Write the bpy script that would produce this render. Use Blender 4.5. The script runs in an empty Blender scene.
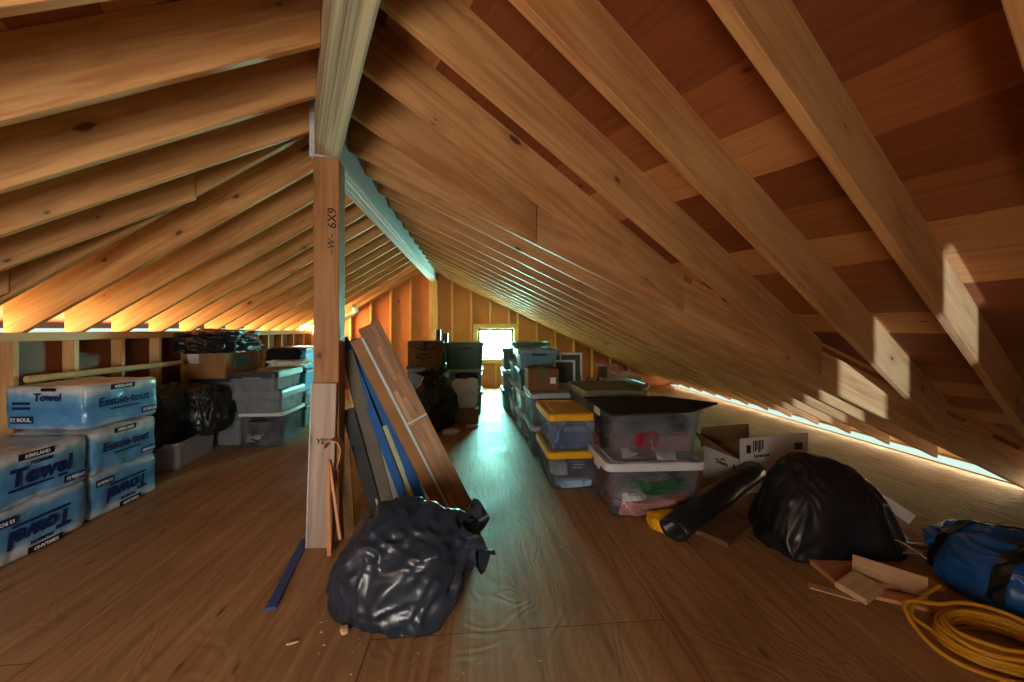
import bpy, bmesh, math, random
from mathutils import Vector, Matrix, noise
R = math.radians
PI = math.pi
sc = bpy.context.scene
COL = sc.collection

# ------------------------------------------------------------------ camera, sky, light, exposure
# World axes: +Y runs down the long wing toward the gable window, +X to its right, floor at z = 0.
F_PX = 395.0
cam_d = bpy.data.cameras.new('camera')
cam_d.sensor_width = 36.0
cam_d.lens = F_PX / 1024 * 36.0
cam_d.shift_y = -12 / 1024
cam_d.clip_start = 0.02
cam = bpy.data.objects.new('camera', cam_d)
COL.objects.link(cam)
cam.location = (0, 0, 1.24)
cam.rotation_euler = (R(90), 0, R(-5.2))
sc.camera = cam
sc.cycles.use_denoising = True
sc.cycles.max_bounces = 10
sc.cycles.diffuse_bounces = 5
sc.cycles.transparent_max_bounces = 12
sc.cycles.sample_clamp_indirect = 6

vs = sc.view_settings
vs.view_transform = 'Standard'
vs.look = 'None'
vs.gamma = 1.0
vs.use_curve_mapping = False
vs.exposure = 1.25

wd = bpy.data.worlds.new('sky')
sc.world = wd
wd.use_nodes = True
wd.node_tree.nodes['Background'].inputs[0].default_value = (0.72, 0.95, 0.80, 1)
wd.node_tree.nodes['Background'].inputs[1].default_value = 0.42

GABLE_Y = 8.45
PHI = R(23.5)                       # the near wing is turned by this angle
CP, SP = math.cos(PHI), math.sin(PHI)
def N(a, b, z=0.0):                 # near wing coordinates -> world
    return Vector((a * CP - b * SP, a * SP + b * CP, z))

def area(name, loc, direction, sx, sy, power, color, spread=180):
    l = bpy.data.lights.new(name, 'AREA')
    l.shape = 'RECTANGLE'; l.size = sx; l.size_y = sy
    l.energy = power; l.color = color; l.spread = R(spread)
    o = bpy.data.objects.new(name, l); COL.objects.link(o)
    o.location = loc
    ez = -Vector(direction).normalized(); ex = Vector((0, 1, 0)); ey = ez.cross(ex).normalized()   # long side along Y
    o.rotation_euler = Matrix((ex, ey, ez)).transposed().to_euler()
    return o

WIN_GLOW = 90.0                     # daylight in the far gable window
BACK_GLOW = 12.5                     # glow of the fill panel added behind the camera
# long soffit vents along both eaves of the long wing let daylight in
area('soffit_light_left', (-3.36, 5.5, 1.19), (0.85, 0, 0.53), 5.6, 0.16, 42, (1.0, 0.66, 0.26))
area('gable_fill_light', (-3.15, 7.75, 1.25), (0.75, 0.55, 0.2), 0.9, 0.10, 62, (1.0, 0.70, 0.32))  # added fill lamp that brightens the far gable wall, not a vent
area('soffit_light_right', (4.29, 5.4, 0.03), (-0.75, 0, 0.66), 5.8, 0.05, 8, (1.0, 0.80, 0.45))

SIDE = (-1.95, -1.0, 0.42, 1.36)    # added fill panel on the wall behind the camera
SLIT = (0.40, 0.80)               # narrow opening in the wall behind the camera
# a narrow shaft of cool daylight comes in through that opening and lands on the rafter feet on the right
sd = bpy.data.lights.new('daylight_shaft', 'SPOT'); sd.energy = 3000; sd.color = (0.50, 0.70, 1.0); sd.spot_size = R(26); sd.spot_blend = 0.15; sd.shadow_soft_size = 0.04
so = bpy.data.objects.new('daylight_shaft', sd); COL.objects.link(so)
so.location = N(-0.63 - 0.817 * 4, -1.93 - 0.577 * 4, 0.98)
so.rotation_euler = (N(3.19, 1.01, 1.05) - so.location).to_track_quat('-Z', 'Y').to_euler()

# ------------------------------------------------------------------ node materials
class NT:
    def __init__(s, name):
        s.m = bpy.data.materials.new(name); s.m.use_nodes = True
        s.t = s.m.node_tree; s.t.nodes.clear()
        s.out = s.n('ShaderNodeOutputMaterial')
    def n(s, kind, **kw):
        d = s.t.nodes.new(kind)
        for k, v in kw.items():
            if k.startswith('i_'):
                key = k[2:]
                d.inputs[int(key) if key.isdigit() else key].default_value = v
            else: setattr(d, k, v)
        return d
    def l(s, a, b): s.t.links.new(a, b)
    def ramp(s, fac, stops, interp='LINEAR'):
        r = s.n('ShaderNodeValToRGB'); r.color_ramp.interpolation = interp
        e = r.color_ramp.elements
        while len(e) < len(stops): e.new(0.5)
        for k, (p, c) in enumerate(stops):
            e[k].position = p; e[k].color = (*c, 1) if len(c) == 3 else c
        s.l(fac, r.inputs[0]); return r.outputs[0]
    def mix(s, fac, a, b, blend='MIX'):
        x = s.n('ShaderNodeMix', data_type='RGBA', blend_type=blend)
        for v, i in ((fac, 0), (a, 6), (b, 7)):
            if hasattr(v, 'is_linked'): s.l(v, x.inputs[i])
            elif i == 0: x.inputs[0].default_value = v
            else: x.inputs[i].default_value = (*v, 1)
        return x.outputs[2]
    def math(s, op, a, b=None, clamp=False):
        x = s.n('ShaderNodeMath', operation=op, use_clamp=clamp)
        for v, i in ((a, 0), (b, 1)):
            if v is None: continue
            if hasattr(v, 'is_linked'): s.l(v, x.inputs[i])
            else: x.inputs[i].default_value = v
        return x.outputs[0]

def lin(r, g, b):                   # 0-255 sRGB to linear
    f = lambda v: (v / 255) / 12.92 if v / 255 < 0.04045 else ((v / 255 + 0.055) / 1.055) ** 2.4
    return (f(r), f(g), f(b))

def wood(name, dark, light, knot, rough=0.6, gx=1.0, gy=1.0, knots=True, bump=0.15, spec=0.35, var=0.25):
    """sawn lumber, grain along local X, shifted per object"""
    k = NT(name)
    tc = k.n('ShaderNodeTexCoord'); oi = k.n('ShaderNodeObjectInfo')
    off = k.n('ShaderNodeVectorMath', operation='SCALE'); off.inputs[0].default_value = (37, 19, 53)
    k.l(oi.outputs['Random'], off.inputs['Scale'])
    add = k.n('ShaderNodeVectorMath', operation='ADD')
    k.l(tc.outputs['Object'], add.inputs[0]); k.l(off.outputs[0], add.inputs[1])
    mp = k.n('ShaderNodeMapping'); mp.inputs['Scale'].default_value = (2.4 * gx, 34 * gy, 34 * gy)
    k.l(add.outputs[0], mp.inputs[0])
    n1 = k.n('ShaderNodeTexNoise', i_Scale=1.0, i_Detail=5.0, i_Roughness=0.6, i_Distortion=0.5)
    k.l(mp.outputs[0], n1.inputs['Vector'])
    mp2 = k.n('ShaderNodeMapping'); mp2.inputs['Scale'].default_value = (1.1 * gx, 5.0 * gy, 5.0 * gy)
    k.l(add.outputs[0], mp2.inputs[0])
    n2 = k.n('ShaderNodeTexNoise', i_Scale=1.0, i_Detail=2.0)
    k.l(mp2.outputs[0], n2.inputs['Vector'])
    f = k.math('ADD', k.math('MULTIPLY', n1.outputs[0], 0.55), k.math('MULTIPLY', n2.outputs[0], 0.45))
    c = k.ramp(f, [(0.40, dark), (0.57, light)])
    c = k.mix(k.math('MULTIPLY', oi.outputs['Random'], var), c, tuple(v * 0.55 for v in dark))
    if knots:
        sx = k.n('ShaderNodeSeparateXYZ'); k.l(add.outputs[0], sx.inputs[0])
        cb = k.n('ShaderNodeCombineXYZ')
        k.l(k.math('MULTIPLY', sx.outputs['X'], 2.0), cb.inputs[0])
        k.l(k.math('MULTIPLY', k.math('ADD', sx.outputs['Y'], sx.outputs['Z']), 4.0), cb.inputs[1])
        v = k.n('ShaderNodeTexVoronoi', voronoi_dimensions='2D', i_Scale=1.0, i_Randomness=1.0)
        k.l(cb.outputs[0], v.inputs['Vector'])
        sc_ = k.n('ShaderNodeSeparateColor'); k.l(v.outputs['Color'], sc_.inputs[0])
        wob = k.math('ADD', k.math('ADD', v.outputs['Distance'], k.math('MULTIPLY', sc_.outputs[0], 0.13)), k.math('MULTIPLY', k.math('SUBTRACT', n1.outputs[0], 0.5), 0.16))
        c = k.mix(k.ramp(wob, [(0.10, (0.45,) * 3), (0.24, (0, 0, 0))]), c, tuple(v_ * 0.75 for v_ in dark))
        c = k.mix(k.ramp(wob, [(0.05, (0.95,) * 3), (0.085, (0, 0, 0))]), c, knot)
    b = k.n('ShaderNodeBsdfPrincipled', i_Roughness=rough)
    b.inputs['Specular IOR Level'].default_value = spec
    k.l(c, b.inputs['Base Color'])
    bp = k.n('ShaderNodeBump', i_Strength=bump, i_Distance=0.004)
    k.l(n1.outputs[0], bp.inputs['Height']); k.l(bp.outputs[0], b.inputs['Normal'])
    k.l(b.outputs[0], k.out.inputs[0])
    return k.m

def plain(name, col, rough=0.5, spec=0.5, var=0.12, scale=12.0, bump=0.0, bscale=30.0, metal=0.0, coat=0.0, sheen=0.0):
    k = NT(name)
    tc = k.n('ShaderNodeTexCoord')
    n1 = k.n('ShaderNodeTexNoise', i_Scale=scale, i_Detail=4.0)
    k.l(tc.outputs['Object'], n1.inputs['Vector'])
    c = k.ramp(n1.outputs[0], [(0.3, tuple(v * (1 - var) for v in col)), (0.7, tuple(min(1, v * (1 + var)) for v in col))])
    b = k.n('ShaderNodeBsdfPrincipled', i_Roughness=rough, i_Metallic=metal)
    b.inputs['Specular IOR Level'].default_value = spec
    b.inputs['Coat Weight'].default_value = coat
    b.inputs['Sheen Weight'].default_value = sheen
    k.l(c, b.inputs['Base Color'])
    if bump:
        n2 = k.n('ShaderNodeTexNoise', i_Scale=bscale, i_Detail=5.0, i_Distortion=0.8)
        k.l(tc.outputs['Object'], n2.inputs['Vector'])
        bp = k.n('ShaderNodeBump', i_Strength=bump, i_Distance=0.01)
        k.l(n2.outputs[0], bp.inputs['Height']); k.l(bp.outputs[0], b.inputs['Normal'])
    k.l(b.outputs[0], k.out.inputs[0])
    return k.m

def glow(name, col, strength):
    k = NT(name)
    e = k.n('ShaderNodeEmission'); e.inputs[0].default_value = (*col, 1); e.inputs[1].default_value = strength
    k.l(e.outputs[0], k.out.inputs[0]); return k.m

def plywood(name, tones, sx, sy, rough=0.6, knot=(0.05, 0.015, 0.004), grain=(2.0, 40.0), bump=0.1, spec=0.3):
    """veneer sheets: strips of several tones, joints, grain along local X"""
    k = NT(name)
    tc = k.n('ShaderNodeTexCoord')
    mp = k.n('ShaderNodeMapping'); mp.inputs['Scale'].default_value = (sx, sy, 1)
    k.l(tc.outputs['Object'], mp.inputs[0])
    br = k.n('ShaderNodeTexBrick', offset=0.37, offset_frequency=2, squash=0.62, squash_frequency=3)
    br.inputs['Scale'].default_value = 1.0
    br.inputs['Color1'].default_value = (0, 0, 0, 1); br.inputs['Color2'].default_value = (1, 1, 1, 1)
    br.inputs['Mortar'].default_value = (0.5, 0.5, 0.5, 1)
    br.inputs['Mortar Size'].default_value = 0.002
    br.inputs['Brick Width'].default_value = 1.6; br.inputs['Row Height'].default_value = 0.30
    wn = k.n('ShaderNodeTexNoise', i_Scale=1.3, i_Detail=2.0); k.l(tc.outputs['Object'], wn.inputs['Vector'])
    wv = k.n('ShaderNodeVectorMath', operation='SCALE'); wv.inputs['Scale'].default_value = 0.10
    k.l(wn.outputs['Color'], wv.inputs[0])
    wa = k.n('ShaderNodeVectorMath', operation='ADD'); k.l(mp.outputs[0], wa.inputs[0]); k.l(wv.outputs[0], wa.inputs[1])
    k.l(wa.outputs[0], br.inputs['Vector'])
    base = k.ramp(br.outputs['Color'], [(0.0, tones[0]), (0.25, tones[1]), (0.50, tones[3]), (0.72, tones[2])], 'CONSTANT')
    mg = k.n('ShaderNodeMapping'); mg.inputs['Scale'].default_value = (grain[0], grain[1], 1)
    k.l(tc.outputs['Object'], mg.inputs[0])
    n1 = k.n('ShaderNodeTexNoise', i_Scale=1.0, i_Detail=5.0, i_Roughness=0.6, i_Distortion=0.7)
    k.l(mg.outputs[0], n1.inputs['Vector'])
    g = k.ramp(n1.outputs[0], [(0.3, (0.78, 0.75, 0.72)), (0.65, (1.08, 1.08, 1.08))])
    c = k.mix(1.0, base, g, 'MULTIPLY')
    mk = k.n('ShaderNodeMapping'); mk.inputs['Scale'].default_value = (1.7, 3.4, 1)
    k.l(tc.outputs['Object'], mk.inputs[0])
    v = k.n('ShaderNodeTexVoronoi', i_Scale=1.4); k.l(mk.outputs[0], v.inputs['Vector'])
    c = k.mix(k.ramp(v.outputs['Distance'], [(0.035, (0.9,) * 3), (0.075, (0, 0, 0))]), c, knot)
    b = k.n('ShaderNodeBsdfPrincipled', i_Roughness=rough); b.inputs['Specular IOR Level'].default_value = spec
    k.l(c, b.inputs['Base Color'])
    bp = k.n('ShaderNodeBump', i_Strength=bump, i_Distance=0.004)
    k.l(n1.outputs[0], bp.inputs['Height']); k.l(bp.outputs[0], b.inputs['Normal'])
    k.l(b.outputs[0], k.out.inputs[0]); return k.m

M = {}
M['rafter'] = wood('rafter_pine', (0.40, 0.175, 0.056), (0.60, 0.325, 0.125), (0.07, 0.022, 0.008))
M['stud'] = wood('stud_pine', (0.46, 0.24, 0.09), (0.66, 0.40, 0.17), (0.12, 0.04, 0.015))
M['post'] = wood('post_fir', (0.30, 0.125, 0.04), (0.44, 0.21, 0.075), (0.08, 0.03, 0.01), gx=0.8)
M['beam'] = wood('laminated_beam', (0.22, 0.17, 0.09), (0.62, 0.50, 0.31), (0.15, 0.12, 0.06), gx=0.25, gy=2.4, knots=False, bump=0.5)
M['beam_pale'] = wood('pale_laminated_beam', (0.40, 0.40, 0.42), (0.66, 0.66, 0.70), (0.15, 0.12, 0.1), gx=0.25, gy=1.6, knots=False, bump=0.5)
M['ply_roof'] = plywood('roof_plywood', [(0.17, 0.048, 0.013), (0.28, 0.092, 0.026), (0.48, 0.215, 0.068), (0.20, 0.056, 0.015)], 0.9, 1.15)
M['ply_wall'] = plywood('wall_plywood', [(0.42, 0.14, 0.045), (0.54, 0.20, 0.065), (0.62, 0.29, 0.10), (0.48, 0.16, 0.05)], 0.8, 1.6)

def floor_mat():
    k = NT('floor_plywood')
    tc = k.n('ShaderNodeTexCoord')
    br = k.n('ShaderNodeTexBrick', offset=0.5)
    mp = k.n('ShaderNodeMapping'); mp.inputs['Rotation'].default_value = (0, 0, R(90))
    mp.inputs['Location'].default_value = (0.4, 0.42, 0)
    k.l(tc.outputs['Object'], mp.inputs[0]); k.l(mp.outputs[0], br.inputs['Vector'])
    br.inputs['Scale'].default_value = 1.0
    br.inputs['Brick Width'].default_value = 2.44; br.inputs['Row Height'].default_value = 1.22
    br.inputs['Mortar Size'].default_value = 0.0025
    br.inputs['Color1'].default_value = (0.96, 0.95, 0.94, 1); br.inputs['Color2'].default_value = (1.04, 1.04, 1.04, 1)
    br.inputs['Mortar'].default_value = (0.35, 0.3, 0.25, 1)
    mg = k.n('ShaderNodeMapping'); mg.inputs['Scale'].default_value = (22, 1.3, 1)
    k.l(tc.outputs['Object'], mg.inputs[0])
    n1 = k.n('ShaderNodeTexNoise', i_Scale=1.0, i_Detail=6.0, i_Roughness=0.62, i_Distortion=0.9)
    k.l(mg.outputs[0], n1.inputs['Vector'])
    c = k.ramp(n1.outputs[0], [(0.30, (0.25, 0.125, 0.055)), (0.55, (0.40, 0.22, 0.10)), (0.75, (0.50, 0.30, 0.145))])
    c = k.mix(1.0, c, br.outputs['Color'], 'MULTIPLY')
    n3 = k.n('ShaderNodeTexNoise', i_Scale=1.1, i_Detail=3.0); k.l(tc.outputs['Object'], n3.inputs['Vector'])
    c = k.mix(1.0, c, k.ramp(n3.outputs[0], [(0.3, (0.8, 0.78, 0.74)), (0.7, (1.15, 1.15, 1.15))]), 'MULTIPLY')
    mk = k.n('ShaderNodeMapping'); mk.inputs['Scale'].default_value = (9, 2.4, 1)
    k.l(tc.outputs['Object'], mk.inputs[0])
    v = k.n('ShaderNodeTexVoronoi', i_Scale=1.0); k.l(mk.outputs[0], v.inputs['Vector'])
    c = k.mix(k.ramp(v.outputs['Distance'], [(0.05, (0.75,) * 3), (0.12, (0, 0, 0))]), c, (0.07, 0.028, 0.01))
    b = k.n('ShaderNodeBsdfPrincipled')
    k.l(c, b.inputs['Base Color'])
    n4 = k.n('ShaderNodeTexNoise', i_Scale=3.0, i_Detail=4.0); k.l(tc.outputs['Object'], n4.inputs['Vector'])
    k.l(k.ramp(n4.outputs[0], [(0.3, (0.46,) * 3), (0.7, (0.64,) * 3)]), b.inputs['Roughness'])
    b.inputs['Specular IOR Level'].default_value = 0.4
    mb = k.n('ShaderNodeMapping'); mb.inputs['Scale'].default_value = (3.2, 1.5, 1)
    k.l(tc.outputs['Object'], mb.inputs[0])
    n5 = k.n('ShaderNodeTexNoise', i_Scale=1.0, i_Detail=2.0, i_Distortion=0.6); k.l(mb.outputs[0], n5.inputs['Vector'])
    bp = k.n('ShaderNodeBump', i_Strength=0.17, i_Distance=0.006)
    rip = k.math('ADD', k.math('MULTIPLY', k.math('SINE', k.math('MULTIPLY', n5.outputs[0], 110.0)), 0.5), n1.outputs[0])
    k.l(rip, bp.inputs['Height']); k.l(bp.outputs[0], b.inputs['Normal'])
    k.l(b.outputs[0], k.out.inputs[0]); return k.m
M['floor'] = floor_mat()
M['pane'] = glow('window_daylight', (0.34, 1.0, 0.84), WIN_GLOW)
M['back_fill'] = glow('back_fill_glow', (1.0, 0.95, 0.84), BACK_GLOW)
M['frame_wood'] = wood('window_frame_wood', (0.50, 0.28, 0.10), (0.70, 0.45, 0.18), (0.1, 0.04, 0.01), knots=False)
M['black_trim'] = plain('black_gasket', (0.015, 0.015, 0.015), 0.5)

# ------------------------------------------------------------------ mesh helpers
def link(name, bm, mat, parent=None, matrix=None, smooth=False, bevel=0.0, seg=2):
    me = bpy.data.meshes.new(name)
    bmesh.ops.recalc_face_normals(bm, faces=bm.faces)
    bm.to_mesh(me); bm.free()
    if smooth:
        for p in me.polygons: p.use_smooth = True
    o = bpy.data.objects.new(name, me); COL.objects.link(o)
    for m in (mat if isinstance(mat, (list, tuple)) else [mat]): me.materials.append(m)
    if matrix is not None: o.matrix_world = matrix
    if parent is not None: o.parent = parent
    if bevel:
        b = o.modifiers.new('bevel', 'BEVEL'); b.width = bevel; b.segments = seg; b.limit_method = 'ANGLE'; b.angle_limit = R(40)
    return o

def box(bm, x0, x1, y0, y1, z0, z1, mi=0):
    v = [bm.verts.new(p) for p in ((x0, y0, z0), (x1, y0, z0), (x1, y1, z0), (x0, y1, z0), (x0, y0, z1), (x1, y0, z1), (x1, y1, z1), (x0, y1, z1))]
    for q in ((3, 2, 1, 0), (4, 5, 6, 7), (0, 1, 5, 4), (1, 2, 6, 5), (2, 3, 7, 6), (3, 0, 4, 7)):
        bm.faces.new([v[i] for i in q]).material_index = mi
    return v

def prism(bm, pts, vec, mi=0):
    """extrude the polygon pts along vec"""
    a = [bm.verts.new(p) for p in pts]; b = [bm.verts.new(Vector(p) + Vector(vec)) for p in pts]
    n = len(pts)
    fs = [bm.faces.new(a), bm.faces.new(b[::-1])]
    for i in range(n): fs.append(bm.faces.new((a[i], b[i], b[(i + 1) % n], a[(i + 1) % n])))
    for f_ in fs: f_.material_index = mi

def structure(o, label=None):
    o['kind'] = 'structure'
    if label: o['label'] = label
    return o

def tag(o, label, cat, group=None):
    o['label'] = label; o['category'] = cat
    if group: o['group'] = group
    return o

def thing(name, label, cat, loc=(0, 0, 0), rz=0.0, group=None):
    o = bpy.data.objects.new(name, None); COL.objects.link(o)
    o.location = loc; o.rotation_euler = (0, 0, rz)
    o.empty_display_size = 0.1
    return tag(o, label, cat, group)

ORD = ['first', 'second', 'third', 'fourth', 'fifth', 'sixth', 'seventh', 'eighth', 'ninth', 'tenth', 'eleventh', 'twelfth',
       'thirteenth', 'fourteenth', 'fifteenth', 'sixteenth', 'seventeenth', 'eighteenth']

# ------------------------------------------------------------------ roof planes
HC = 1.24
TL, TR = 0.62, 0.487                # left and right slopes
RD = 0.235                          # rafter depth
RT = 0.038                          # rafter thickness
BX0, BX1 = -0.953, -0.820           # ridge beam of the long wing
ZLF = lambda a: HC + 1.90 + TL * a            # rafter undersides, long wing
TRF = 0.475
ZRF = lambda a: HC + 0.7605 - TRF * a
NBX0, NBX1 = 0.092, 0.226           # ridge beam of the near wing
ZLN = lambda a: HC + 1.135 + TL * a
ZRN = lambda a: HC + 1.260 - TR * a
KNEE = -3.07
FLOOR_R = 4.30
BACK_B = -0.9

def rafter(top, heading, slope, length, name, label, group, depth=RD, cut_top=None, cut_end=None, mat='rafter', thick=RT):
    """top: underside point at the ridge end; heading: horizontal direction angle it runs down; length horizontal.
    cut_end: extra horizontal run of the +Y face against the -Y face (a bevelled end)"""
    th = math.atan(slope); L = length / math.cos(th); dv = depth / math.cos(th)
    su, sw = -math.sin(th) * dv, math.cos(th) * dv
    sh = (cut_end or 0.0) / math.cos(th); st = (cut_top or 0.0) / math.cos(th)
    bm = bmesh.new(); t = thick / 2
    vv = []
    for y, d, e in ((-t, -st / 2, -sh / 2), (t, st / 2, sh / 2)):
        vv.append([bm.verts.new(p) for p in ((d, y, 0), (L + e, y, 0), (L + e + su, y, sw), (d + su, y, sw))])
    A, B = vv
    bm.faces.new(A); bm.faces.new(B[::-1])
    for i in range(4): bm.faces.new((A[i], B[i], B[(i + 1) % 4], A[(i + 1) % 4]))
    m = Matrix.Translation(top) @ Matrix.Rotation(heading, 4, 'Z') @ Matrix.Rotation(th, 4, 'Y')
    o = link(name, bm, M[mat], None, m, bevel=0.003, seg=1)
    return tag(o, label, 'rafter', group)

# --- long wing rafters
yl = 2.62
LEFT_Y = []
while yl < GABLE_Y - 0.15: LEFT_Y.append(yl); yl += 0.402
yr = 2.65
RIGHT_Y = []
while yr < GABLE_Y - 0.15: RIGHT_Y.append(yr); yr += 0.392
LEFT_Y.append(GABLE_Y - 0.05); RIGHT_Y.append(GABLE_Y - 0.05)
for i, y in enumerate(LEFT_Y):
    lab = ('%s pine rafter past the post on the left slope' % ORD[i]) if i else 'pale edged pine rafter on the left slope where the roof bends, by the post top'
    if i == len(LEFT_Y) - 1: lab = 'end rafter of the left slope lying against the far gable wall'
    rafter((BX0, y, ZLF(BX0)), PI, TL, 3.22 + BX0, 'roof_rafter', lab, 'left slope rafters beyond the post')
for i, y in enumerate(RIGHT_Y):
    lab = ('%s pine rafter past the roof bend on the right slope' % ORD[i]) if i else 'valley rafter on the right slope that the cut rafters butt against'
    if i == len(RIGHT_Y) - 1: lab = 'end rafter of the right slope lying against the far gable wall'
    rafter((BX1, y, ZRF(BX1)), 0, TRF, (4.9 if i == 0 else 3.92) - BX1, 'roof_rafter', lab, 'right slope rafters beyond the bend', depth=RD + (0.26 if i == 0 else 0))

# --- near wing rafters
def near_rafter(side, b, a_end, label, cut=0.0, a_start=None):
    if side < 0:
        a0 = NBX0 if a_start is None else a_start
        return rafter(N(a0, b, ZLN(a0)), PI + PHI, TL, a0 - a_end, 'roof_rafter', label, 'left slope rafters near the camera', cut_top=cut)
    return rafter(N(NBX1, b, ZRN(NBX1)), PHI, TR, a_end - NBX1, 'roof_rafter', label, 'right slope rafters near the camera', cut_end=cut)
TAN = math.tan(PHI)
def unseen(o, seen):
    if not seen:
        o.name = 'ceiling_rafter'; o['kind'] = 'structure'; del o['category']; del o['group']
for k, (b, lab) in enumerate(((-0.64, 'left rafter nearest the back wall, behind the camera'), (-0.23, 'left rafter just behind the camera'),
        (0.18, 'left rafter straight above the camera'), (0.59, 'left rafter one bay ahead of the camera, above the picture'),
        (1.00, 'left rafter two bays ahead of the camera, above the picture'), (1.41, 'greenish left rafter cut by the top left corner of the picture'),
        (1.84, 'uppermost wide knotty rafter seen whole on the left slope'), (2.26, 'pale knotty left rafter with a long dark crack'),
        (2.66, 'left rafter just above the cut short one, meeting the beam by the post'))):
    unseen(near_rafter(-1, b, -2.2, lab), b > 1.2)
for b, lab in ((3.07, 'short left rafter with a square end butting the pale edged rafter'), (3.48, 'shorter left rafter in the corner behind the square ended one')):
    near_rafter(-1, b, -2.2, lab, cut=0.0, a_start=(2.60 - b * CP) / SP)
for b, lab in ((-0.63, 'right rafter nearest the back wall, behind the camera'), (-0.21, 'right rafter beside the camera'),
        (0.205, 'dark right rafter at the upper right edge of the picture'),
        (0.615, 'rightmost steep rafter with a pale light patch near its foot'), (1.03, 'cream knotty right rafter with a blue light patch at its foot')):
    unseen(near_rafter(1, b, min(5.1, (2.62 - b * CP) / SP), lab, cut=0.0), b > 0.0)
for b, lab in ((1.43, 'longest of the right rafters cut off at the valley'), (1.84, 'middle of the right rafters cut off at the valley'),
        (2.25, 'shortest of the right rafters cut off at the valley, nearest the post')):
    near_rafter(1, b, (2.625 - b * CP) / SP, lab, cut=0.0)

# --- ridge beams
def beam(name, m, x0, x1, length, z0, z1, mat):
    bm = bmesh.new()
    n = 3; w = (x1 - x0) / n
    for i in range(n): box(bm, 0, length, -(x0 + (i + 1) * w) + 0.0006, -(x0 + i * w) - 0.0006, z0, z1)
    return link(name, bm, M[mat], None, m, bevel=0.002, seg=1)
ZB = HC + 0.992
rot90 = Matrix.Rotation(PI / 2, 4, 'Z')
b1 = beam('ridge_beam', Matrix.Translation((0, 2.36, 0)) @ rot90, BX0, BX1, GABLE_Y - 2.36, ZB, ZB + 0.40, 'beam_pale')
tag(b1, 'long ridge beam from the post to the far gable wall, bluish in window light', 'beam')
b2 = beam('ridge_beam', Matrix.Translation(N(0, BACK_B)) @ Matrix.Rotation(PHI, 4, 'Z') @ rot90, NBX0, NBX1, 2.50 - BACK_B, ZB, ZB + 0.40, 'beam')
tag(b2, 'grey brown laminated ridge beam overhead running back from the post top', 'beam')

# --- roof sheathing (ceiling)
def slab(name, corners, thick, mat, label, zdir):
    """flat polygon given by world corners; local frame: X along the ridge, Y down the slope"""
    c = [Vector(p) for p in corners]
    ex = zdir.normalized(); nrm = (c[1] - c[0]).cross(c[2] - c[0]).normalized()
    if nrm.z < 0: nrm = -nrm
    ey = nrm.cross(ex).normalized()
    m = Matrix((( ex.x, ey.x, nrm.x, c[0].x), (ex.y, ey.y, nrm.y, c[0].y), (ex.z, ey.z, nrm.z, c[0].z), (0, 0, 0, 1)))
    mi = m.inverted(); bm = bmesh.new()
    prism(bm, [mi @ p for p in c], (0, 0, thick))
    return structure(link(name, bm, M[mat], None, m), label)
dL = RD / math.cos(math.atan(TL)); dR = RD / math.cos(math.atan(TR)); dRF = RD / math.cos(math.atan(TRF))
APX = (ZRF(0) + dRF - ZLF(0) - dL) / (TL + TRF)
APN = (ZRN(0) + dR - ZLN(0) - dL) / (TL + TR)
Y = Vector((0, 1, 0)); YN = Vector((-SP, CP, 0))
def fl(a, y): return Vector((a, y, ZLF(a) + dL))
def frr(a, y): return Vector((a, y, ZRF(a) + dRF))
def nl(a, b): return N(a, b, ZLN(a) + dL)
def nr(a, b): return N(a, b, ZRN(a) + dR)
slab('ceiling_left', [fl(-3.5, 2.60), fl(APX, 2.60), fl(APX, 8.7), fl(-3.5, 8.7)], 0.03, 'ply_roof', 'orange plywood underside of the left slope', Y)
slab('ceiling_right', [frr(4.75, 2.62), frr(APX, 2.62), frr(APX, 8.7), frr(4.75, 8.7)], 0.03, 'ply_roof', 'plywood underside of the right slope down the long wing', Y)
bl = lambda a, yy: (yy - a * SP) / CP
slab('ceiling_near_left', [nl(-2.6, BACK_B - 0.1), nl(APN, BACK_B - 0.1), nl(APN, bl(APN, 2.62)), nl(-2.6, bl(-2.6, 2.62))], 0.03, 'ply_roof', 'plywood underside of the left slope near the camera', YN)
slab('ceiling_near_right', [nr(5.7, BACK_B - 0.1), nr(APN, BACK_B - 0.1), nr(APN, bl(APN, 2.64)), nr(5.7, bl(5.7, 2.64))], 0.03, 'ply_roof', 'patchy plywood underside of the right slope near the camera', YN)

# --- floor: one deck for both wings
bm = bmesh.new()
pts = [(-3.35, 8.6, 0), (FLOOR_R, 8.6, 0), (FLOOR_R, 2.2, 0)]
pts += [tuple(N(5.15, 0.1)), tuple(N(5.15, BACK_B - 0.2)), tuple(N(-2.2, BACK_B - 0.2)), tuple(N(-2.2, 2.9)), (-3.35, 2.2, 0)]
prism(bm, [Vector(p) for p in pts], (0, 0, -0.03))
structure(link('floor', bm, M['floor']), 'bare plywood floor')

bm = bmesh.new(); box(bm, 0, 6.0, -0.02, 0.0, 0.055, 0.22)
structure(link('trim_3', bm, M['stud'], None, Matrix.Translation((FLOOR_R + 0.03, 2.6, 0)) @ rot90, bevel=0.002), 'board closing the right eave above the bright gap')
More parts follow.
